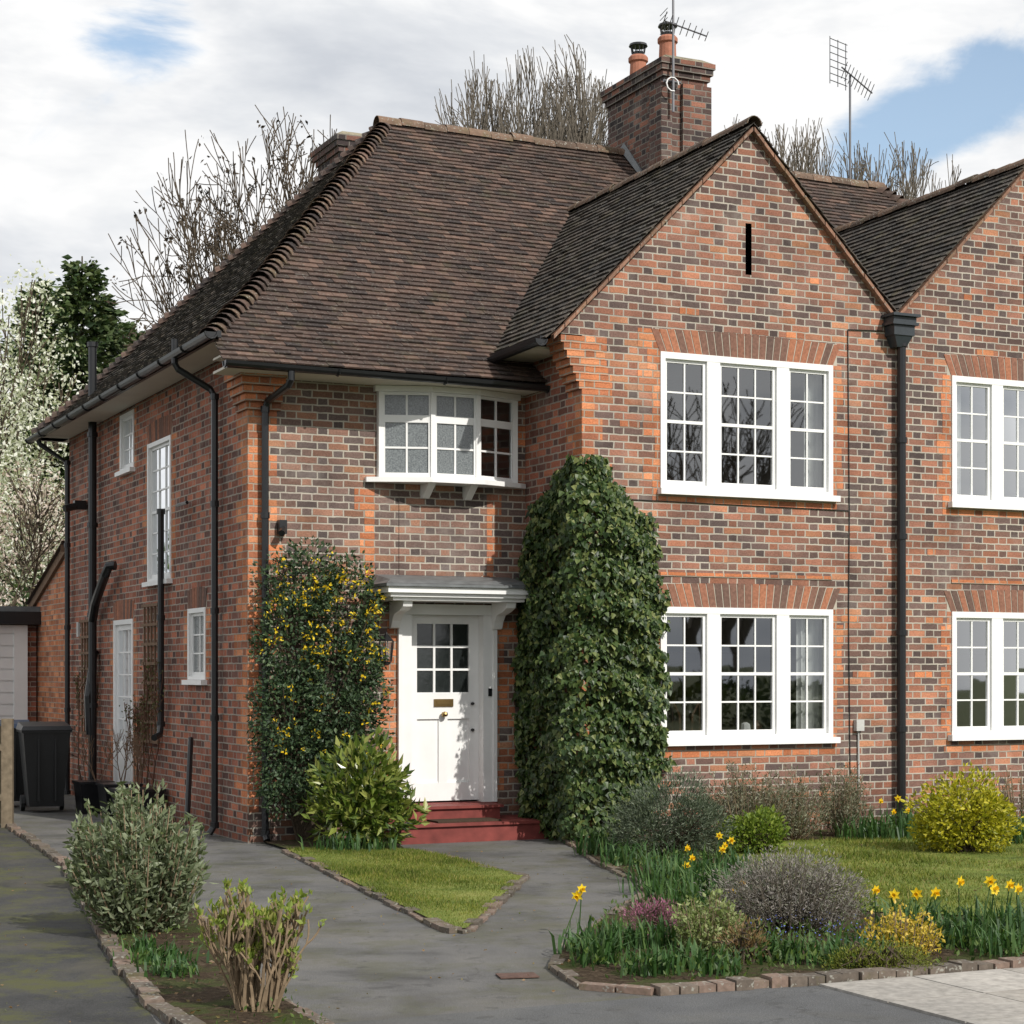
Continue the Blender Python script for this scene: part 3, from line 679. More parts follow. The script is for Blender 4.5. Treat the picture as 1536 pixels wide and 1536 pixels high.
# ---------------------------------------------------------------- garage
ga=empty('garage',(-10.18,27.1,0),ANG)
g=MB(); g.box(0,3.35,.05,5,0,2.42,0); g.box(.3,3.0,-.02,.049,0,2.3,1)
for k in range(13): g.box(.3,3.0,-.045,-.021,.02+.175*k,.02+.175*k+.15,1)
g.box(.18,.3,-.06,.04,0,2.4,1); g.box(3.0,3.2,-.06,.04,0,2.42,1); g.box(.3,3.0,-.05,.04,2.3,2.42,1)
g.box(-.15,3.5,-.2,5.1,2.43,2.62,2); g.box(-.1,3.45,-.14,5.0,2.621,2.7,3)
g.build('garage_body',[BRS,WHITE,BLACK,LEAD],ga)
def bin_(loc,rz,lid):
    e=empty('wheelie_bin',loc,rz); b=MB()
    b.hexa([(-.2,-.24,.08),(.2,-.24,.08),(.2,.22,.08),(-.2,.22,.08),(-.28,-.32,.98),(.28,-.32,.98),(.28,.32,.98),(-.28,.32,.98)],0)
    b.box(-.3,.3,-.34,.34,.98,1.01,0); b.hexa([(-.31,-.37,1.012),(.31,-.37,1.012),(.31,.33,1.012),(-.31,.33,1.012),(-.28,-.3,1.06),(.28,-.3,1.06),(.28,.3,1.1),(-.28,.3,1.1)],1)
    b.tube([(-.26,.38,1.0),(.26,.38,1.0)],.02,8,0)
    for s_ in (-1,1): b.tube([(s_*.21,.24,.1),(s_*.26,.24,.1)],.1,14,0)
    for s_ in (-.1,.1): b.box(s_-.01,s_+.01,-.335,-.25,.15,.9,0)
    b.build('bin_body',[simple('bin_plastic',(.018,.019,.02),.45,.4,.2,4),lid],e)
LIDB=simple('lid_blue',(.03,.06,.12),.5); LIDK=simple('lid_black',(.015,.016,.018),.4)
bin_((-5.75,23.3,0),R(20),LIDK); bin_((-6.45,24.2,0),R(15),LIDB)
fe=empty('wooden_fence',(-5.5,20.9,0),R(187)); f=MB()
f.box(0,.12,-.06,.06,0,1.2)
for k in range(22): f.box(.13+.12*k,.13+.12*k+.112,-.012+.008*(k%2),.006+.008*(k%2),.04,1.12+random.uniform(-.01,.01))
f.box(.12,2.8,.016,.06,.3,.37); f.box(.12,2.8,.016,.06,.85,.92)
f.build('boards',[WOOD],fe)
def planter(loc,w,h):
    e=empty('planter_tub',loc,ANG); p=MB()
    p.hexa([(-w*.42,-w*.42,0),(w*.42,-w*.42,0),(w*.42,w*.42,0),(-w*.42,w*.42,0),(-w/2,-w/2,h),(w/2,-w/2,h),(w/2,w/2,h),(-w/2,w/2,h)]); p.box(-w*.54,w*.54,-w*.54,w*.54,h+.001,h+.03)
    p.build('tub',[BLACK],e)
    segs=[];tips=[]
    for k in range(4): grow(segs,tips,Vector((random.uniform(-.1,.1),random.uniform(-.1,.1),h)),Vector((random.gauss(0,.3),random.gauss(0,.3),1)).normalized(),.28,.007,0,2,35,.1,.2,.003)
    V,F=segsV(segs); npobj('stems',V,F,[TREL],e)
planter((-4.62,22.3,0),.42,.38); planter((-5.1,23.1,0),.4,.36); planter((-4.3,21.75,0),.5,.35)
# ---------------------------------------------------------------- GROUND
def groundmat():
    m,nt,out=newmat('grass_ground'); oc=OBJC(nt); n=NOISE(nt,oc,.4,4); c=RAMP(nt,n,[(.3,(.04,.055,.018)),(.7,(.07,.08,.03))]); PR(nt,out,c,.95,.1); return m
def asphalt(name,base,moss=0.,patch=.4,stain=.5):
    m,nt,out=newmat(name); oc=OBJC(nt)
    f=NOISE(nt,oc,140,2,.7); b=NOISE(nt,oc,1.1,6,.65,.3)
    c=MIX(nt,1.0,base,RAMP(nt,b,[(.32,(1-patch,)*3),(.5,(1,1,1)),(.72,(1.32,1.29,1.22))]),'MULTIPLY')
    c=MIX(nt,1.0,c,RAMP(nt,f,[(.28,(.5,.5,.5)),(.55,(1.1,1.1,1.1)),(.72,(1.7,1.68,1.6))]),'MULTIPLY')
    c=MIX(nt,MR(nt,NOISE(nt,oc,.75,5,.7,.6),.5,.68,0,stain),c,(.085,.078,.058))
    if moss: c=MIX(nt,MA(nt,'MULTIPLY',MR(nt,NOISE(nt,oc,1.7,6,.78),.48,.6),moss),c,(.07,.072,.025))
    c=MIX(nt,MR(nt,NOISE(nt,oc,5,3,.6),.62,.66,0,.4),c,(.04,.04,.038))
    cr=nt.nodes.new('ShaderNodeTexVoronoi'); cr.feature='DISTANCE_TO_EDGE'; cr.inputs['Scale'].default_value=.55
    wv=nt.nodes.new('ShaderNodeVectorMath'); wv.operation='ADD'; nn=nt.nodes.new('ShaderNodeTexNoise'); nn.inputs['Scale'].default_value=2.5; nn.inputs['Detail'].default_value=4; nt.links.new(oc,nn.inputs['Vector']); nt.links.new(oc,wv.inputs[0]); nt.links.new(nn.outputs['Color'],wv.inputs[1]); nt.links.new(wv.outputs[0],cr.inputs['Vector'])
    c=MIX(nt,MR(nt,cr.outputs['Distance'],.0,.006,.4,0),c,(.02,.02,.018))
    PR(nt,out,c,.85,.3,f,.6,.004); return m
ASP=asphalt('tarmac_drive',(.112,.11,.108),.35,.45,.6); ASPL=asphalt('tarmac_mossy_shaded',(.042,.042,.042),.9,.5,.75); ASPP=asphalt('tarmac_pavement',(.092,.094,.097),0,.25,.3)  # left drive: mossy, base colour also darkened to stand in for tree shade
def sheet(name,pts,z,mat,sub=None):
    mb=MB(); mb.poly([(x,y,z) for x,y in pts]); return mb.build(name,[mat])
sheet('ground',[(-400,-300),(400,-300),(400,500),(-400,500)],-.006,groundmat())
E=Vector((.9056,.4242)); Nn=Vector((-.4242,.9056)); K0=Vector((.762,9.93))
def onl(s,t): p=K0+E*s+Nn*t; return (p.x,p.y)
sheet('driveway',[onl(-30,.0),onl(-1.0,0),onl(.2,0),(.9,12),(1.5,19),(2,30),(-4,40),(-30,40)],0,ASP)
sheet('driveway',[onl(-30,.02),(-1.62,8.86),(-1.85,9.6),(-2.42,11.3),(-3.97,16.7),(-5.6,21.0),(-8,26),(-30,26)],.004,ASPL)
sheet('pavement',[onl(-40,-3.2),onl(40,-3.2),onl(40,0),onl(-40,0)],.008,ASPP)
sheet('road',[onl(-60,-12),onl(60,-12),onl(60,-3.35),onl(-60,-3.35)],-.1,asphalt('road_tarmac',(.05,.05,.052)))
kb=MB()
a=[onl(-60,-3.2),onl(60,-3.2),onl(60,-3.35),onl(-60,-3.35)]
kb.hexa([(x,y,-.12) for x,y in a]+[(x,y,.014) for x,y in a]); kb.build('kerb',[simple('concrete',(.3,.29,.27),.85,.2,.3,6)])
SL=islandmat('paving_slab_concrete',[(0,(.31,.29,.26)),(1,(.4,.38,.35))],nsc=20,bs=.15)
ps=MB()
for i in range(12):
    for j in range(3):
        s0=.95+i*.62; t0=-.08-.62*(j+1)
        p=[onl(s0+.004,t0+.004),onl(s0+.612,t0+.004),onl(s0+.612,t0+.612),onl(s0+.004,t0+.612)]
        z_=.02+random.uniform(0,.002)
        ps.poly([(x,y,z_) for x,y in p])
        for k in range(4):
            a=p[k];b=p[(k+1)%4]; ps.poly([(*a,0),(*b,0),(*b,z_),(*a,z_)])
ps.build('paving_slabs',[SL],uv=False)
mh=MB(); mh.box(-.11,.11,-.08,.08,.003,.009); 
o=mh.build('drain_cover',[simple('rusty_iron',(.12,.07,.055),.7,.3,.5,30)]); o.location=(.03,10.62,0.002); o.rotation_euler=(0,0,.2)
def soilmat():
    m,nt,out=newmat('bed_soil'); oc=OBJC(nt); n=NOISE(nt,oc,22,5,.7)
    c=RAMP(nt,n,[(.3,(.025,.018,.012)),(.55,(.065,.046,.03)),(.75,(.14,.11,.075))])
    c=MIX(nt,MR(nt,NOISE(nt,oc,3,4,.7),.47,.58,0,.8),c,(.05,.065,.02)); PR(nt,out,c,.95,.1,n,1,.03); return m
SOIL=soilmat()
bedR=[(.553,19.2),(.803,16.67),(1.063,15.35),(1.0,14.43),(.62,12.89),(.31,11.51),(.25,10.86),(.38,10.22),(.762,10.02),(1.783,10.4),(2.927,10.92),onl(6,.1),onl(14,.1),(16,24),(7,22.6),(2.0,20.3)]
sheet('flower_bed',bedR,.03,SOIL)
bedL=[(-3.915,16.67),(-2.344,11.24),(-1.8,9.6),(-1.487,8.9),(-1.1,8.0),(-.6,8.2),(-.88,9.04),(-1.25,9.9),(-1.712,11.5),(-2.30,13.6),(-2.9,15.4)]
sheet('flower_bed',bedL,.03,SOIL)
wb=[(-2.5,18.95),(-2.14,18.1),(-1.0,17.95),(-1.25,19.5)]
sheet('flower_bed',wb,.024,SOIL)
LG=[(-2.144,18.04),(-1.6,18.2),(-1.0,18.1),(-.85,17.9),(.094,15.70),(-.30,12.45),(-.362,12.40),(-.43,12.5)]
LG2=[(1.95,18.0),(2.5,18.75),(4.8,19.6),(9,21.5),(16,23),(16,15),(7.5,14.3),(5,13.5),(3.48,12.9),(2.5,13.25),(2.15,14.5),(2.05,16.5)]
def grassmat():
    m,nt,out=newmat('lawn_grass'); oc=OBJC(nt); n=NOISE(nt,oc,2.2,4,.65); n2=NOISE(nt,oc,60,2)
    c=RAMP(nt,n,[(.3,(.075,.105,.026)),(.5,(.135,.17,.038)),(.68,(.21,.22,.065))]); c=MIX(nt,1.0,c,RAMP(nt,n2,[(.3,(.6,.6,.6)),(.7,(1.3,1.3,1.3))]),'MULTIPLY'); PR(nt,out,c,.9,.1,n2,.5,.01); return m
GR=grassmat()
def bladem():
    m,nt,out=newmat('grass_blades'); g=nt.nodes.new('ShaderNodeNewGeometry').outputs['Random Per Island']; oc=OBJC(nt)
    c=RAMP(nt,g,[(0,(.065,.1,.02)),(.4,(.13,.175,.035)),(.8,(.2,.22,.055)),(1,(.31,.28,.12))])
    c=MIX(nt,1.0,c,RAMP(nt,NOISE(nt,oc,1.6,4,.65),[(.35,(.65,.7,.65)),(.62,(1.25,1.15,1.05))]),'MULTIPLY')
    d=nt.nodes.new('ShaderNodeBsdfDiffuse'); t=nt.nodes.new('ShaderNodeBsdfTranslucent'); nt.links.new(c,d.inputs[0]); nt.links.new(c,t.inputs[0])
    mx=nt.nodes.new('ShaderNodeMixShader'); mx.inputs[0].default_value=.35; nt.links.new(d.outputs[0],mx.inputs[1]); nt.links.new(t.outputs[0],mx.inputs[2]); nt.links.new(mx.outputs[0],out.inputs[0]); return m
BLD=bladem()
def inside(P,poly):
    x,y=P[:,0],P[:,1]; r=np.zeros(len(P),bool); n=len(poly)
    for i in range(n):
        x0,y0=poly[i];x1,y1=poly[(i+1)%n]
        c=((y0>y)!=(y1>y))&(x<(x1-x0)*(y-y0)/((y1-y0)+1e-12)+x0); r^=c
    return r
def lawn(name,poly,z,n,h):
    e=empty(name); mb=MB(); mb.poly([(x,y,z) for x,y in poly]); mb.build('turf',[GR],e)
    a=np.array(poly); lo=a.min(0)-.05;hi=np.minimum(a.max(0)+.05,[7,99]); P=rng.uniform(lo,hi,(n,2)); P=P[inside(P+rng.normal(0,.018,P.shape),poly)]
    C=np.column_stack([P,np.full(len(P),z)]); D=np.column_stack([rng.normal(0,.45,(len(P),2)),np.ones(len(P))])
    k=.8+.4*np.sin(P[:,0]*3.1+P[:,1]*1.7)*np.sin(P[:,1]*2.3)
    V,F=leafV(C,D,rng.uniform(.5,1.2,len(P))*h*k,(np.array([(-.12,0,0),(.12,0,0),(0,1,0)]),np.array([(0,1,2)])))
    npobj('blades',V,F,[BLD],e)
lawn('front_lawn',LG,.03,50000,.034); lawn('front_lawn',LG2,.038,75000,.042)
def edging(name,pl,L=.21,w=.1,h=.05,gap=.012,closed=False):
    mb=MB(); pts=[Vector(p) for p in pl]
    for a,b in zip(pts,pts[1:]):
        d=b-a; n=max(1,int(round(d.length/(L+gap)))); d/=n; u=d.normalized(); s=Vector((-u.y,u.x))
        for k in range(n):
            p0=a+d*k;p1=p0+d*.94; hh=h+random.uniform(-.014,.008); o=s*random.uniform(-.012,.012); s2=s*w/2; tw=s*random.uniform(-.01,.01)
            c=[p0-s2+o,p1-s2+o+tw,p1+s2+o+tw,p0+s2+o]
            mb.hexa([(q.x,q.y,0.001) for q in c]+[(q.x,q.y,hh) for q in c])
    return mb.build(name,[EDGEB],uv=False)
edging('brick_edging',LG[3:]+[LG[0]],h=.03)
edging('brick_edging',[bedR[i] for i in range(0,9)],h=.03,w=.08); edging('brick_edging',[bedR[8],bedR[9],bedR[10],bedR[11],bedR[12]],.1,.13,.06)
edging('brick_edging',[(-5.6,21.1)]+bedL[:5],.21,.1,.045); edging('brick_edging',bedL[5:],h=.03,w=.08)
# ---------------------------------------------------------------- PLANTS
BARK=simple('bark_brown',(.09,.07,.05),.9,.1,.5,20); BARKG=simple('bark_grey',(.15,.13,.105),.9,.1,.4,10); TWIG=simple('twig_tan',(.27,.2,.13),.85,.1,.4,20)
def blobpts(n,blobs,shell=.35):
    w=np.array([b[3]*b[4]*b[5] for b in blobs])**.67; w/=w.sum(); idx=rng.choice(len(blobs),n,p=w); B=np.array(blobs)[idx]
    d=nrm(rng.normal(size=(n,3))); r=1-shell*rng.random(n)**1.6
    f=1+.14*np.sin(d[:,0]*5+idx)+.12*np.sin(d[:,1]*7+2*idx)+.1*np.sin(d[:,2]*9+idx)+.09*np.sin(d[:,0]*17+idx)*np.sin(d[:,2]*15+idx)
    P=B[:,:3]+d*(r*f)[:,None]*B[:,3:6]; return P,d
def shrub(name,base,blobs,n,ls,mats,tm=LEAF,shell=.5,up=.3,rand=.7,w2=None,stems=6,stemmat=None,srad=.01,extra=None):
    e=empty(name,(base[0],base[1],0.0)); P,d=blobpts(n,blobs,shell); k=P[:,2]>.01; P=P[k];d=d[k]
    D=d+rng.normal(size=P.shape)*rand+np.array([0,0,up]); S=rng.uniform(.6,1.2,len(P))*ls
    V,F=leafV(P,D,S,tm,d+rng.normal(size=P.shape)*.4)
    npobj('leaves',V,F,mats,e)
    segs=[]
    for j in range(stems*8):
        t=P[rng.integers(len(P))]; b=Vector((rng.normal(0,.05),rng.normal(0,.05),0)); t=Vector(t)
        m=b.lerp(t,.5)+Vector((0,0,.08))+rv()*.03; segs+= [(tuple(b),tuple(m),srad,srad*.7),(tuple(m),tuple(t),srad*.7,srad*.3)]
    V,F=segsV(segs); npobj('stems',V,F,[stemmat or BARK],e)
    return e,P
def sprays(name,base,n,H,spread,ls,mat,stemmat,per=26,lean=.35,tm=LEAF,sr=.006,start=.25):
    e=empty(name,(base[0],base[1],0)); segs=[];C=[];D=[]
    for i in range(n):
        a=random.uniform(0,6.283); rr=spread*random.random()**.6; h=H*random.uniform(.55,1.05)*(1-.35*(rr/spread)**2)
        b=Vector((math.cos(a)*rr*.25,math.sin(a)*rr*.25,0)); tip=Vector((math.cos(a)*rr,math.sin(a)*rr,h))
        m=b.lerp(tip,.5)+Vector((math.cos(a)*rr*.12,math.sin(a)*rr*.12,-.02))
        segs+=[(tuple(b),tuple(m),sr*1.4,sr),(tuple(m),tuple(tip),sr,sr*.5)]
        for k in range(per):
            t=start+(1-start)*random.random(); p=(b.lerp(m,t*2) if t<.5 else m.lerp(tip,t*2-1)); w=.02+.035*(1-t)
            C.append((p.x+random.gauss(0,w),p.y+random.gauss(0,w),p.z+random.gauss(0,w*.6))); D.append((math.cos(a)*.3+random.gauss(0,.7),math.sin(a)*.3+random.gauss(0,.7),.7+random.gauss(0,.4)))
    V,F=segsV(segs); npobj('stems',V,F,[stemmat],e)
    V,F=leafV(np.array(C),np.array(D),rng.uniform(.6,1.25,len(C))*ls,tm); npobj('leaves',V,F,[mat],e)
def mats3(nm,cols,tr=.22,spec=.35,rough=.5): return leafmat(nm,[(i/(len(cols)-1),c) for i,c in enumerate(cols)],tr,rough,spec)
# ivy wrapped round the corner of the projecting wing
ivm=mats3('ivy_leaf',[(.014,.03,.009),(.026,.052,.014),(.042,.075,.018),(.07,.105,.026),(.17,.19,.06)],.12,.35,.45)
iv=empty('ivy',(-2.64,18.96,0),ANG)
n=26000
z=rng.uniform(.02,1,n)*3.85
prof=lambda z:np.interp(z,[0,.3,1.0,2.2,2.9,3.2,3.45,3.65,3.85],[.75,.88,1,1,.95,.82,.6,.4,.2])
per=rng.uniform(-1,1,n)
amp=np.clip(prof(z)*1.4,0,1)
pz=prof(z)+.06*np.sin(z*8+np.sign(per)*1.3)*amp+.05*np.sin(z*23+np.sign(per)*2)+.05*np.sin(z*41)
left=per<0
u=np.where(left,3.07,3.07+per*.88*pz); v=np.where(left,BV+np.abs(per)*1.25*np.minimum(1.02,pz*1.1),BV)
ap=np.abs(per)
bulge=(.8+.3*np.sin(z*5+u*7)*np.sin(v*6+z*3)+.16*np.sin(z*17+v*13+u*5)+.1*np.sin(z*31+u*29))
th=(.06+.27*prof(z))*(1-.6*ap**3)*bulge*rng.uniform(.45,1,n)**.5
nc=np.clip(1-ap/.22,0,1)
nx=np.where(left,-1.0,-nc);ny=np.where(left,-nc,-1.0)
P=np.column_stack([u+nx*th,v+ny*th,z+rng.normal(0,.03,n)])
Nf=np.column_stack([nx,ny,np.full(n,.35)])+rng.normal(size=(n,3))*.5
D=np.column_stack([rng.normal(0,.6,n),rng.normal(0,.6,n),-np.ones(n)])
V,F=leafV(P,D,rng.uniform(.035,.08,n),IVYL,Nf)
npobj('leaves',V,F,[ivm],iv)
segs=[]
for k in range(40):
    if k%2: x0=3.09+random.uniform(0,.55); pts=[(x0+.04*math.sin(j*.7+k),BV-.02,.27*j) for j in range(12)]
    else: y0=BV+random.uniform(0,.8); pts=[(3.05,y0+.04*math.sin(j*.7+k),.27*j) for j in range(12)]
    segs+=[(pts[j],pts[j+1],.01,.008) for j in range(11)]
V,F=segsV(segs); npobj('stems',V,F,[BARK],iv)
# wall shrub with yellow flowers
wsm=mats3('wall_shrub_leaf',[(.016,.034,.016),(.03,.056,.025),(.046,.082,.034),(.09,.13,.055)],.12)
YEL=leafmat('yellow_petals',[(0,(.7,.46,.01)),(1,(.85,.66,.04))],.3)
ws=empty('yellow_flowering_wall_shrub',(-2.64,18.96,0),ANG)
bl=[(.5,-.28,2.62,.42,.28,.36),(.93,-.3,2.4,.42,.3,.45),(.35,-.28,2.0,.4,.3,.55),(.85,-.33,1.6,.46,.33,.5),(.3,-.3,1.3,.38,.3,.45),(1.05,-.28,1.2,.3,.28,.4),(.45,-.3,.85,.42,.28,.42),(.9,-.3,.8,.35,.28,.35),(1.15,-.25,1.85,.2,.2,.35),(.25,-.3,.55,.25,.2,.25)]
P,d=blobpts(17000,bl,.45); P[:,1]=np.minimum(P[:,1],-.02)
V,F=leafV(P,d+rng.normal(size=P.shape)*.7,rng.uniform(.03,.065,len(P)),LEAF,d+rng.normal(size=P.shape)*.5)
parts=[(V,F,0)]
FP_=P[(P[:,2]>.9)&(P[:,1]<-.3)]; fw=np.where(FP_[:,2]>1.9,1.0,.35); sel=rng.choice(len(FP_),180,p=fw/fw.sum()); c=FP_[sel]+np.array([0,-.05,0])
c=np.repeat(c,5,0); V,F=leafV(c+rng.normal(size=c.shape)*.014,rng.normal(size=c.shape)+np.array([0,-.5,-.3]),rng.uniform(.028,.05,len(c)),LEAF); parts.append((V,F,1))
V,F,mi=join(parts); npobj('leaves',V,F,[wsm,YEL],ws,mi)
segs=[]
for k in range(40):
    t_=P[rng.integers(len(P))]; b=(.6+random.uniform(-.15,.15),-.1,.0); m=(b[0]*.5+t_[0]*.5,-.12,t_[2]*.5); segs+=[(b,m,.018,.012),(m,tuple(t_),.012,.005)]
V,F=segsV(segs); npobj('stems',V,F,[BARK],ws)
aum=mats3('laurel_leaf',[(.03,.06,.01),(.07,.11,.016),(.12,.17,.028),(.2,.24,.045),(.32,.33,.1)],.25,.6,.3)
shrub('spotted_laurel_bush',(-1.43,18.25),[(0,0,.62,.44,.36,.4),(-.12,0,.35,.38,.3,.3),(.17,-.05,.35,.37,.3,.3)],2300,.13,[aum],(np.array([(0,0,0),(.2,.4,.05),(0,1,-.12),(-.2,.4,.05)]),np.array([(0,1,2),(0,2,3)])),.6,.35,.5,stems=5)
STR=mats3('strap_leaf',[(.02,.055,.015),(.035,.085,.02),(.05,.11,.03),(.1,.16,.05)],.25)
def straps(clumps):
    Vs=[];Fs=[];o=0
    for (x,y,r,n,h) in clumps:
        b=np.column_stack([x+rng.normal(0,r*.6,n),y+rng.normal(0,r*.6,n),np.full(n,.02)])
        az=rng.uniform(0,2*math.pi,n); lean=rng.uniform(.05,.8,n); H=h*rng.uniform(.5,1.15,n)
        dx=np.column_stack([np.cos(az),np.sin(az),np.zeros(n)]); sd=np.column_stack([-np.sin(az),np.cos(az),np.zeros(n)]); up=np.array([0,0,1.])
        w=rng.uniform(.006,.011,n)[:,None]
        m=b+dx*(lean*H*.35)[:,None]+up*(H*.55)[:,None]; t=b+dx*(lean*H*1.0)[:,None]+up*(H*(1-.5*lean))[:,None]
        V=np.stack([b-sd*w,b+sd*w,m+sd*w,m-sd*w,t],1).reshape(-1,3)
        F=(np.array([(0,1,2),(0,2,3),(3,2,4)])[None]+np.arange(n)[:,None,None]*5).reshape(-1,3)+o
        Vs.append(V);Fs.append(F);o+=len(V)
    return np.concatenate(Vs),np.concatenate(Fs)
TRUMP=leafmat('trumpet',[(0,(.78,.46,.008)),(1,(.82,.54,.02))],.2)
def daffs(name,clumps,flowers):
    e=empty(name); V,F=straps(clumps); npobj('strap_leaves',V,F,[STR],e)
    parts=[];segs=[]
    for (x,y,h) in flowers:
        f=Vector((random.gauss(.25,.5),-1,random.gauss(-.05,.2))).normalized(); c=Vector((x,y,h)); segs+=[((x+random.gauss(0,.03),y+.02,.02),(x,y+.02,h*.85),.004,.004),((x,y+.02,h*.85),(x,y,h),.004,.004)]
        a=f.cross(Vector((0,0,1))).normalized(); b=f.cross(a); r0=random.random()
        D=np.array([tuple(a*math.cos(t)+b*math.sin(t)+f*.15) for t in [r0+k*math.pi/3 for k in range(6)]]); C=np.tile(np.array(c),(6,1))
        V,F=leafV(C,D,random.uniform(.036,.046),(np.array([(0,0,0),(.3,.45,.05),(0,1,0),(-.3,.45,.05)]),LEAF[1]),np.tile(np.array(f),(6,1))+.01); parts.append((V,F,0))
        V,F=segsV([(tuple(c),tuple(c+f*.03),.008,.014)],8); parts.append((V,F,1))
    V,F,mi=join(parts); npobj('flowers',V,F,[YEL,TRUMP],e,mi)
    V,F=segsV(segs); npobj('stems',V,F,[STR],e)
c1=[(.5,10.9,.14,90,.24),(.75,10.55,.14,90,.2),(.62,11.5,.16,90,.24),(.95,10.75,.15,80,.2),(.9,11.6,.14,70,.22),(.42,11.35,.12,60,.22),(1.15,10.6,.14,70,.18)]
daffs('daffodil_clump',c1,[(.45,12.3,.30),(.42,12.2,.27)])
c2=[(1.15,14.6,.2,110,.3),(1.35,15.3,.22,120,.32),(1.1,13.6,.18,90,.28),(1.5,14.2,.22,110,.3),(1.75,15.6,.22,110,.3),(1.0,16.6,.2,90,.28),(.85,17.6,.2,80,.3),(1.3,13.2,.15,70,.25),(1.9,14.6,.2,80,.26)]
daffs('daffodil_clump',c2,[(1.75,16.0,.33),(1.86,16.1,.28),(1.74,15.7,.24),(1.42,15.0,.24),(1.36,14.8,.2),(1.65,13.6,.2),(1.78,15.9,.26),(1.4,15.2,.3),(1.5,12.9,.22)])
c3=[(1.65,11.0,.16,90,.2),(1.95,10.9,.16,90,.2),(1.45,11.1,.14,80,.2),(2.2,11.3,.15,80,.2),(2.75,11.6,.18,110,.26),(3.0,11.9,.2,120,.28),(2.9,11.3,.15,90,.22),(3.3,12.1,.2,120,.28),(2.6,12.2,.2,100,.28),(3.5,11.8,.2,100,.26)]
daffs('daffodil_clump',c3,[(2.4,11.9,.31),(2.52,11.8,.33),(2.3,12.0,.33),(2.95,11.7,.42),(3.0,11.8,.36),(3.12,11.7,.37),(3.05,12.0,.33),(2.7,12.1,.3),(3.2,12.2,.34),(2.88,12.2,.36)])
c4=[(3.75,19.2,.25,110,.36),(4.1,19.5,.25,120,.36),(4.4,19.7,.22,90,.34),(3.5,19.1,.2,70,.3),(5.2,19.0,.3,120,.34),(5.6,19.3,.3,120,.36),(4.9,18.6,.2,60,.3),(-1.5,17.9,.16,50,.24),(-1.75,18.0,.15,40,.2),(-1.25,17.95,.12,40,.2),(-2.05,11.0,.15,80,.13),(-1.9,10.5,.14,70,.12),(-2.2,11.4,.12,60,.13)]
daffs('daffodil_clump',c4,[(3.75,19.3,.40),(3.86,19.2,.3),(3.95,19.4,.42),(4.1,19.5,.36),(4.25,19.5,.44),(4.05,19.4,.3),(5.3,19.0,.36),(4.35,19.6,.36)])
olm=mats3('grey_green_leaf',[(.07,.09,.045),(.12,.15,.08),(.18,.215,.12),(.27,.3,.2)],.3)
OL=(np.array([(0,0,0),(.19,.45,.05),(0,1,0),(-.19,.45,.05)]),LEAF[1])
sprays('grey_leaved_shrub',(-2.42,12.35),165,.98,.48,.066,olm,TWIG,70,tm=OL,start=.1)
sprays('grey_leaved_shrub',(-3.2,14.9),45,.55,.3,.06,olm,TWIG,45,tm=OL,start=.1)
bs_=empty('budding_hydrangea_shrub',(-1.27,9.45,0)); segs=[];tips=[]
for k in range(48):
    a=random.uniform(0,2*math.pi); grow(segs,tips,Vector((math.cos(a)*.09,math.sin(a)*.09,0)),Vector((math.cos(a)*.42*random.random()**.7,math.sin(a)*.42*random.random()**.7,1)).normalized(),random.uniform(.14,.32),.0105,0,2,30,.16,.2,.005,3,.55,.6)
segs=[s for s in segs if max(s[0][2],s[1][2])<.7]; tips=[t for t in tips if t[2]<.7]
V,F=segsV(segs,5); npobj('stems',V,F,[TWIG],bs_)
T_=np.array(tips); T_=T_[rng.random(len(T_))<.75]; T_=np.repeat(T_,6,0); V,F=leafV(T_+rng.normal(size=T_.shape)*.008,rng.normal(size=T_.shape)*.5+np.array([0,0,1]),rng.uniform(.018,.05,len(T_)),LEAF)
npobj('leaves',V,F,[mats3('bud_leaf',[(.12,.17,.03),(.22,.29,.05),(.32,.3,.09)],.35)],bs_)
lit=mats3('dry_leaf_litter',[(.12,.07,.03),(.25,.16,.08),(.1,.13,.03)],.2)
def litter(n,poly,z,sz,name):
    a=np.array(poly);P=rng.uniform(a.min(0),np.minimum(a.max(0),[8,99]),(n,2));P=P[inside(P,poly)]
    V,F=leafV(np.column_stack([P,np.full(len(P),z)]),np.column_stack([rng.normal(size=(len(P),2)),rng.normal(0,.3,len(P))]),rng.uniform(.5,1.3,len(P))*sz,LEAF); npobj(name,V,F,[lit])
litter(1700,bedL,.04,.03,'leaf_litter'); litter(2500,bedR,.04,.03,'leaf_litter')
litter(300,[(-2.2,18),(-1.6,11),(-.9,9.2),(.3,9.9),(.2,11.5),(.9,14.5),(.5,18.5)],.012,.02,'fallen_leaves')
litter(350,[(-4.2,16.5),(-2.6,11),(-2.0,9.2),(-4,9),(-6,14),(-6,20)],.014,.022,'fallen_leaves')
low=mats3('low_green_leaf',[(.03,.06,.015),(.06,.1,.02),(.1,.15,.03)],.25)
def groundcover(name,poly,n,h,mat,sz):
    a=np.array(poly);P=rng.uniform(a.min(0),np.minimum(a.max(0),[8,99]),(n,2));P=P[inside(P,poly)]
    k=np.sin(P[:,0]*5.1)+np.sin(P[:,1]*4.3+1)+np.sin((P[:,0]+P[:,1])*9)*.6; k=(k>-.4); P=P[k]
    z_=.03+rng.random(len(P))*h
    V,F=leafV(np.column_stack([P,z_]),np.column_stack([rng.normal(0,.7,(len(P),2)),np.ones(len(P))]),rng.uniform(.6,1.2,len(P))*sz,LEAF); npobj(name,V,F,[mat])
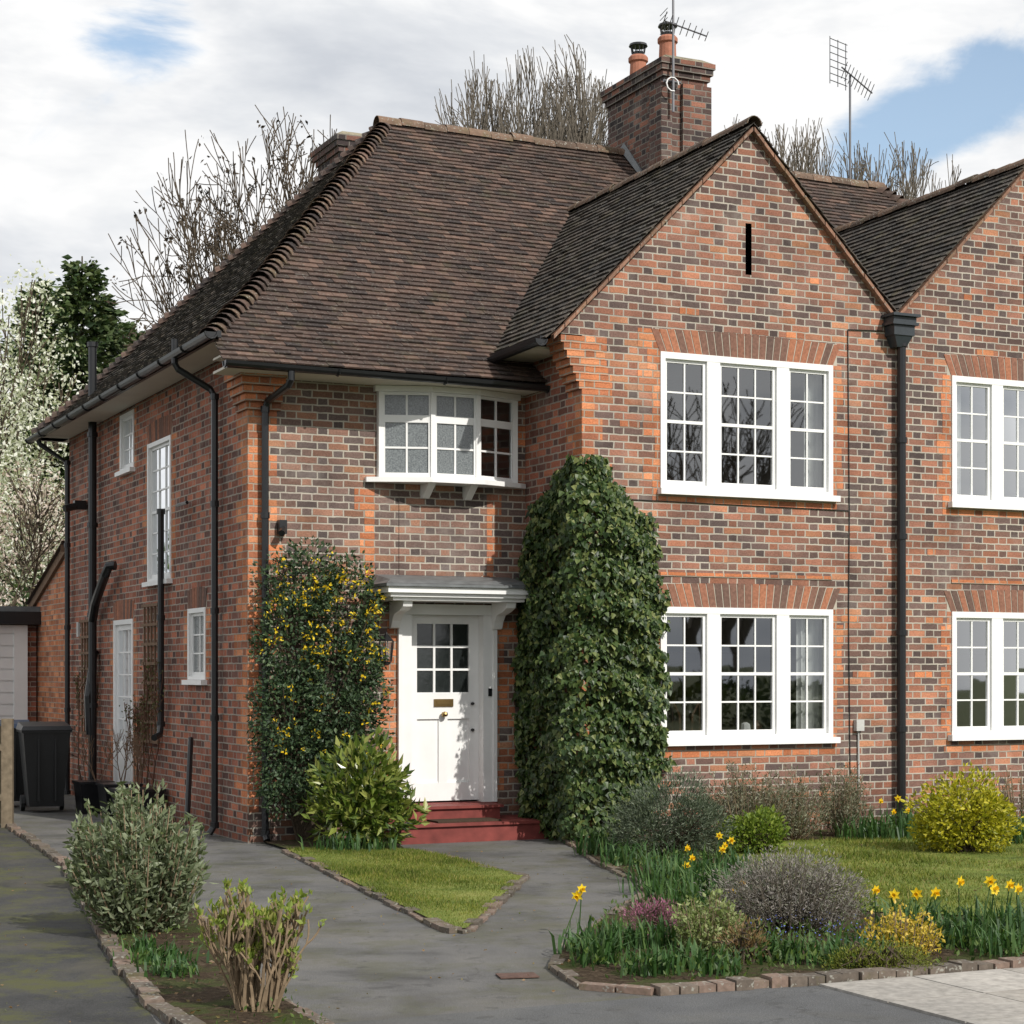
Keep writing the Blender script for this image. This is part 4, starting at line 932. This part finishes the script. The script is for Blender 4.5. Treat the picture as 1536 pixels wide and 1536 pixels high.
bedRf=[(.65,17),(1.063,15.35),(1.0,14.43),(.62,12.89),(.4,11.51),(.33,10.86),(.45,10.35),(.9,10.2),(1.783,10.5),(2.927,11.0),(5.2,12.6),(3.48,12.9),(2.5,13.25),(2.15,14.5),(2.05,16.5),(1.9,18),(.7,19)]
groundcover('ground_cover_plants',bedRf,18000,.1,low,.04)
groundcover('ground_cover_plants',bedL,3600,.06,low,.03)
rosm=mats3('rosemary_leaf',[(.035,.052,.03),(.065,.088,.054),(.11,.135,.085),(.16,.19,.13)],.15)
shrub('rosemary_bush',(1.44,17.3),[(0,0,.38,.46,.42,.36),(-.25,0,.25,.3,.3,.25),(.25,0,.3,.28,.3,.28)],12000,.045,[rosm],LONGL,.4,.6,.5)
dm=mats3('dormant_leaf',[(.1,.09,.06),(.15,.14,.09),(.2,.2,.13),(.13,.16,.09)],.15)
sprays('dormant_shrub',(2.35,19.0),110,.8,.5,.045,dm,TWIG,55,tm=LONGL,sr=.004,start=.25)
sprays('dormant_shrub',(2.8,19.1),80,.75,.42,.045,dm,TWIG,55,tm=LONGL,sr=.004,start=.25)
sprays('dormant_shrub',(3.4,19.5),70,.8,.32,.045,dm,TWIG,55,tm=LONGL,sr=.004,start=.25)
sprays('dormant_shrub',(5.45,20.2),70,.8,.4,.04,dm,TWIG,20,tm=LONGL,sr=.005,start=.3)
lg=mats3('lime_leaf',[(.07,.12,.015),(.14,.2,.025),(.24,.3,.05)],.3)
shrub('lime_green_shrub',(2.25,17.6),[(0,0,.2,.3,.26,.2),(.1,0,.25,.2,.2,.17)],3200,.045,[lg],LEAF,.5,.6,.6)
lvm=mats3('lavender_leaf',[(.12,.11,.1),(.19,.175,.16),(.27,.24,.22),(.17,.19,.13)],.15)
shrub('lavender_bush',(1.80,12.3),[(0,0,.3,.45,.4,.22),(-.25,-.1,.25,.26,.26,.2),(.27,-.05,.25,.25,.26,.2),(0,.1,.38,.3,.3,.15)],6500,.03,[lvm],LONGL,.3,.6,.6,stems=26,stemmat=BARKG,srad=.006)
sprays('lavender_bush',(1.80,12.3),170,.55,.5,.028,lvm,BARKG,34,tm=LONGL,sr=.0045,start=.45)
yl=mats3('golden_leaf',[(.15,.17,.01),(.33,.31,.015),(.5,.44,.03),(.22,.25,.03)],.25)
shrub('golden_euonymus_bush',(4.22,17.7),[(0,0,.4,.42,.38,.34),(-.2,0,.25,.25,.25,.22),(.22,.0,.3,.26,.26,.28)],7500,.05,[yl],LEAF,.45,.4,.6)
vr=mats3('variegated_leaf',[(.1,.13,.035),(.19,.24,.08),(.34,.36,.18)],.25)
sprays('variegated_shrub',(1.19,11.5),75,.4,.24,.034,vr,TWIG,44,sr=.004,start=.1)
sprays('golden_shrub',(2.33,11.3),50,.32,.24,.03,mats3('amber_leaf',[(.3,.24,.02),(.5,.38,.04),(.6,.42,.08)],.25),TWIG,36,sr=.004,start=.2)
shrub('pink_heather',(.88,12.1),[(0,0,.13,.15,.14,.12),(.1,.05,.12,.12,.12,.11)],2600,.022,[mats3('heather_flower',[(.12,.04,.06),(.3,.09,.18),(.45,.18,.3),(.08,.08,.03)],.2)],LONGL,.5,.9,.4)
shrub('low_heath_mound',(2.09,10.72),[(0,0,.05,.28,.16,.12),(.15,0,.05,.18,.14,.09),(-.15,0,.05,.18,.14,.1)],6000,.022,[mats3('moss_green',[(.08,.1,.015),(.15,.18,.03),(.24,.25,.04)],.2)],LONGL,.35,.8,.5)
shrub('dry_brown_perennial',(1.35,11.0),[(0,0,.12,.14,.12,.13)],900,.035,[lit],LONGL,.8,1,.5)
blf=mats3('blue_flower',[(.08,.1,.4),(.15,.2,.55)],.2)
P2=np.column_stack([rng.uniform(1.45,2.2,140),rng.uniform(11.0,12.2,140),rng.uniform(.12,.2,140)]); V,F=leafV(P2,rng.normal(size=P2.shape),.014,LEAF); npobj('grape_hyacinth_flowers',V,F,[blf])
sc=empty('wall_climber',(-2.64,18.96,0),ANG); segs=[];tips=[]
for v0,hh in ((3.6,.42),(4.2,.32),(7.0,.42)):
    for k in range(2): grow(segs,tips,Vector((-.08,v0+random.uniform(-.1,.1),0)),Vector((0,random.gauss(0,.12),1)).normalized(),hh*1.6,.011,0,3,28,.14,.2,.004,3,.5,.68)
segs=[((min(max(a[0],-.16),-.03),a[1],a[2]),(min(max(b[0],-.16),-.03),b[1],b[2]),r0,r1) for a,b,r0,r1 in segs]
V,F=segsV(segs); npobj('stems',V,F,[simple('climber_stem',(.13,.07,.05),.9,.1)],sc)
C=np.array([s[1] for s in segs]); C=np.repeat(C,2,0); V,F=leafV(C+rng.normal(size=C.shape)*.02,rng.normal(size=C.shape),rng.uniform(.02,.05,len(C)),LEAF); npobj('leaves',V,F,[mats3('climber_leaf',[(.06,.06,.02),(.1,.12,.04),(.15,.08,.04)])],sc)
# ---------------------------------------------------------------- TREES
def baretree(name,loc,H,Rw,r,maxd=6,mat=BARKG,lean=(0,0),ang=38,seedpods=0,rmin=.012,start=.3,seed=1,up=.06,ratio=.72,kids=.55,limbs=5,tilt=.55,dome=True):
    random.seed(seed); segs=[];tips=[]
    p=Vector((0,0,0)); d=Vector((0,0,1)); q_=p+d*H*start
    for k in range(limbs):
        az=2*math.pi*k/limbs+random.uniform(-.4,.4); nd=Vector((math.cos(az)*tilt+lean[0],math.sin(az)*tilt+lean[1],1)).normalized()
        grow(segs,tips,q_-d*H*.03*k,nd,H*.24,r*.5,1,maxd,ang,up,.13,rmin,3,kids,ratio)
    A=np.array([s[1] for s in segs]); zt=np.percentile(A[:,2],98.5); rr=np.percentile(np.hypot(A[:,0],A[:,1]),88)
    z0=H*start; fz=(H-z0)/(zt-z0); fx=Rw/rr
    def tf(a): return (a[0]*fx,a[1]*fx,z0+(a[2]-z0)*fz if a[2]>z0 else a[2])
    segs=[(tf(a),tf(b),r0,r1) for a,b,r0,r1 in segs]; tips=[tf(t) for t in tips]
    if dome:   # twigs end within a rounded, slightly ragged crown
        def ok(b):
            rad=math.hypot(b[0],b[1])/(Rw*1.25); hz=max(0,(b[2]-z0)/(H-z0)); return rad**2.2+max(0,hz-.25)**2.2/.53<1.0+.12*math.sin(b[0]*2.3+b[1]*3.1)
        segs=[s for s in segs if ok(s[1])]; tips=[t for t in tips if ok(t)]
    segs.append((tuple(p),tuple(q_),r,r*.8))
    e=empty(name,loc); V,F=segsV(segs,3); npobj('branches',V,F,[mat],e)
    if seedpods:
        T_=np.array(tips); T_=T_[rng.choice(len(T_),min(seedpods,len(T_)))]; T_=np.repeat(T_,4,0); V,F=leafV(T_+rng.normal(size=T_.shape)*.06,rng.normal(size=T_.shape)+np.array([0,0,-1]),rng.uniform(.06,.15,len(T_)),LEAF); npobj('seed_pods',V,F,[simple('pod',(.06,.045,.03),.9)],e)
    return e,tips
baretree('bare_tree',(-5.6,44,0),14.6,3.6,.26,6,BARK,(-.05,0),48,650,.012,seed=3,kids=.6,up=.04,start=.3)
baretree('bare_tree',(.6,62,0),22.3,3.5,.35,6,BARKG,(0,0),44,0,.013,seed=5,up=.06,kids=.85,start=.45,limbs=7,tilt=.7)
baretree('bare_tree',(9.2,66,0),21.2,3.4,.3,6,BARKG,(0,0),42,0,.013,seed=8,up=.06,kids=.6,start=.45,limbs=6,tilt=.7)
baretree('bare_tree',(12.8,64,0),19.6,3.0,.3,6,BARKG,(0,0),42,0,.013,seed=11,up=.05,kids=.6,start=.45,limbs=6,tilt=.7)
bt,tips=baretree('blossom_tree',(-11.2,37.5,0),8.9,2.7,.2,5,BARK,(0,0),45,0,.012,seed=21,start=.2,kids=.6,dome=False)
T_=np.array(tips); T_=np.repeat(T_,16,0); C=T_+rng.normal(size=T_.shape)*.2
extra,_=blobpts(18000,[(0,0,6.2,2.6,2.2,2.6),(1.2,0,4.6,1.6,1.5,1.7),(-1,0,5,1.8,1.6,2)],.75); C=np.concatenate([C,extra])
V,F=leafV(C,rng.normal(size=C.shape),rng.uniform(.06,.13,len(C)),LEAF); npobj('blossom',V,F,[mats3('white_blossom',[(.28,.31,.2),(.58,.6,.5),(.75,.75,.7),(.82,.81,.78)],.35)],bt)
bt2,tips=baretree('pink_blossom_tree',(-8.6,31.5,0),4.9,1.6,.1,5,BARK,(0,0),50,0,.01,seed=23,start=.3,kids=.5,dome=False)
T_=np.array(tips); T_=np.repeat(T_,10,0); C=T_+rng.normal(size=T_.shape)*.13
V,F=leafV(C,rng.normal(size=C.shape),rng.uniform(.04,.09,len(C)),LEAF); npobj('blossom',V,F,[mats3('pale_pink_blossom',[(.35,.27,.22),(.6,.5,.45),(.7,.63,.58)],.3)],bt2)
cfm=mats3('conifer_needles',[(.025,.048,.02),(.05,.085,.03),(.09,.13,.05),(.15,.18,.08)],.2)
def conifer(loc,H,Rr,seed):
    random.seed(seed); e=empty('conifer_tree',loc); segs=[((0,0,0),(0,0,H),.2,.02)]; C=[];D=[]
    z=H*.12
    while z<H*.985:
        t=z/H; Lb=Rr*(1-t)**.8*random.uniform(.75,1.2)+.15; n=8
        for k in range(n):
            az=random.uniform(0,6.28); L_=Lb*random.uniform(.6,1.15); p=Vector((0,0,z)); dirv=Vector((math.cos(az),math.sin(az),.42))
            q_=p+dirv.normalized()*L_; segs.append((tuple(p),tuple(q_),.03*(1-t)+.006,.005))
            m=int(14+38*L_)
            for j in range(m):
                s=random.uniform(.1,1); c=p.lerp(q_,s); w=.22*(1-s)*L_+.06
                C.append((c.x+random.gauss(0,w*.6),c.y+random.gauss(0,w*.6),c.z+random.gauss(-.05,.08))); D.append((math.cos(az)+random.gauss(0,.5),math.sin(az)+random.gauss(0,.5),random.gauss(-.1,.4)))
        z+=.24
    V,F=segsV(segs,3); npobj('trunk_and_boughs',V,F,[BARK],e)
    C=np.array(C);D=np.array(D); V,F=leafV(C,D,rng.uniform(.12,.27,len(C)),LEAF); npobj('needles',V,F,[cfm],e)
conifer((-10.2,45,0),11.6,4.0,1); conifer((-11.6,47,0),11.4,3.8,2); conifer((-9.9,48,0),10.6,3.8,4)
hgm=mats3('hedge_leaf',[(.02,.04,.012),(.04,.07,.02),(.08,.11,.03)],.1)
def mass(name,blobs,n,s,mat):
    P,d=blobpts(n,blobs,.4); V,F=leafV(P,d+rng.normal(size=P.shape)*.8,rng.uniform(.6,1.2,n)*s,LEAF); npobj(name,V,F,[mat])
random.seed(6)
mass('hedge',[(-8-2.2*k+random.gauss(0,.3),36+random.gauss(0,1)+.6*k,1.9,1.7,1.2,1.9+random.gauss(0,.25)) for k in range(6)],11000,.16,hgm)
mass('distant_trees',[(random.uniform(-50,-12),random.uniform(58,75),random.uniform(2,4),4,3,random.uniform(3,5)) for k in range(12)]+[(random.uniform(10,60),random.uniform(60,80),3,4,3,4) for k in range(8)],9000,.6,hgm)
# trees across the street (seen in the window reflections)
baretree('bare_tree',(27,3,0),9.5,4,.25,5,BARKG,(0,0),42,0,.015,seed=31,kids=.6); baretree('bare_tree',(22,-5,0),9,3.5,.22,5,BARKG,(0,0),42,0,.015,seed=32,kids=.6); baretree('bare_tree',(35,13,0),11,4.5,.25,5,BARKG,(0,0),42,0,.018,seed=33,kids=.6)
mass('hedge',[(14+3*k,-12+3.0*k*.47,.6,2,1.3,.9) for k in range(9)],4000,.3,hgm)
# ---------------------------------------------------------------- LIGHT & SKY
SUN=Vector((.644,-.765,0)).normalized(); EL=R(38)
sv=Vector((SUN.x*math.cos(EL),SUN.y*math.cos(EL),math.sin(EL)))
sl=bpy.data.lights.new('sun','SUN'); sl.energy=4.3; sl.angle=R(.6); sl.color=(1,.955,.885)
so_=bpy.data.objects.new('sun',sl); so_.rotation_euler=(-sv).to_track_quat('-Z','Y').to_euler(); scene.collection.objects.link(so_)
w=bpy.data.worlds.new('World'); scene.world=w; w.use_nodes=True; nt=w.node_tree; nt.nodes.clear()
out=nt.nodes.new('ShaderNodeOutputWorld'); bg=nt.nodes.new('ShaderNodeBackground'); bg.inputs[1].default_value=.12
sky=nt.nodes.new('ShaderNodeTexSky'); sky.sky_type='NISHITA'; sky.sun_disc=False; sky.sun_elevation=EL; sky.sun_rotation=math.atan2(sv.x,sv.y); sky.air_density=1.0; sky.dust_density=.8; sky.ozone_density=1.5
tc=nt.nodes.new('ShaderNodeTexCoord').outputs['Generated']
def vmap(v,sc,loc=(0,0,0)):
    n=nt.nodes.new('ShaderNodeMapping'); n.inputs['Scale'].default_value=sc; n.inputs['Location'].default_value=loc; nt.links.new(v,n.inputs[0]); return n.outputs[0]
cn=NOISE(nt,vmap(tc,(4,4,9),(1.3,.4,.2)),1.4,7,.6,.4)
def blob(dx,dz,rx,rz):
    d=Vector((dx,1,dz)).normalized()
    n=nt.nodes.new('ShaderNodeVectorMath'); n.operation='SUBTRACT'; nt.links.new(tc,n.inputs[0]); n.inputs[1].default_value=d
    n2=nt.nodes.new('ShaderNodeVectorMath'); n2.operation='MULTIPLY'; nt.links.new(n.outputs[0],n2.inputs[0]); n2.inputs[1].default_value=(1/rx,.5,1/rz)
    n3=nt.nodes.new('ShaderNodeVectorMath'); n3.operation='LENGTH'; nt.links.new(n2.outputs[0],n3.inputs[0]); return MR(nt,n3.outputs['Value'],.0,1.0,1,0,True)
b=MA(nt,'ADD',blob(.255,.315,.085,.045),blob(.205,.28,.07,.035)); b=MA(nt,'ADD',b,MA(nt,'MULTIPLY',blob(-.19,.338,.06,.028),.8)); b=MA(nt,'ADD',b,MA(nt,'MULTIPLY',blob(.19,.255,.05,.03),.4))
cov=MA(nt,'SUBTRACT',MA(nt,'ADD',MA(nt,'MULTIPLY',cn,1.3),.12),MA(nt,'MULTIPLY',b,.42))
fac=MR(nt,cov,.40,.62,0.08,1,True)
sh=NOISE(nt,vmap(tc,(3.5,3.5,9),(4.1,2.2,7.0)),1.3,6,.58,.3)
cc=MIX(nt,1.0,RAMP(nt,sh,[(.34,(.6,.63,.68)),(.47,(.76,.78,.81)),(.57,(.95,.95,.95))]),(8.8,8.8,8.8),'MULTIPLY')
skb=MIX(nt,1.0,sky.outputs[0],(1.65,1.55,1.4),'MULTIPLY')
mixn=MIX(nt,fac,skb,cc); nt.links.new(mixn,bg.inputs[0]); nt.links.new(bg.outputs[0],out.inputs[0])
w.cycles.sampling_method='MANUAL'; w.cycles.sample_map_resolution=512
# ---------------------------------------------------------------- CAMERA
cam=bpy.data.cameras.new('camera'); co=bpy.data.objects.new('camera',cam); scene.collection.objects.link(co)
co.location=(0,0,1.7); co.rotation_euler=(math.pi/2,0,0); cam.sensor_width=36; cam.lens=2844/1536*36; cam.shift_y=242/1536; cam.clip_end=1500; cam.clip_start=.1
scene.camera=co
scene.view_settings.view_transform='Standard'; scene.view_settings.look='None'; scene.view_settings.exposure=0
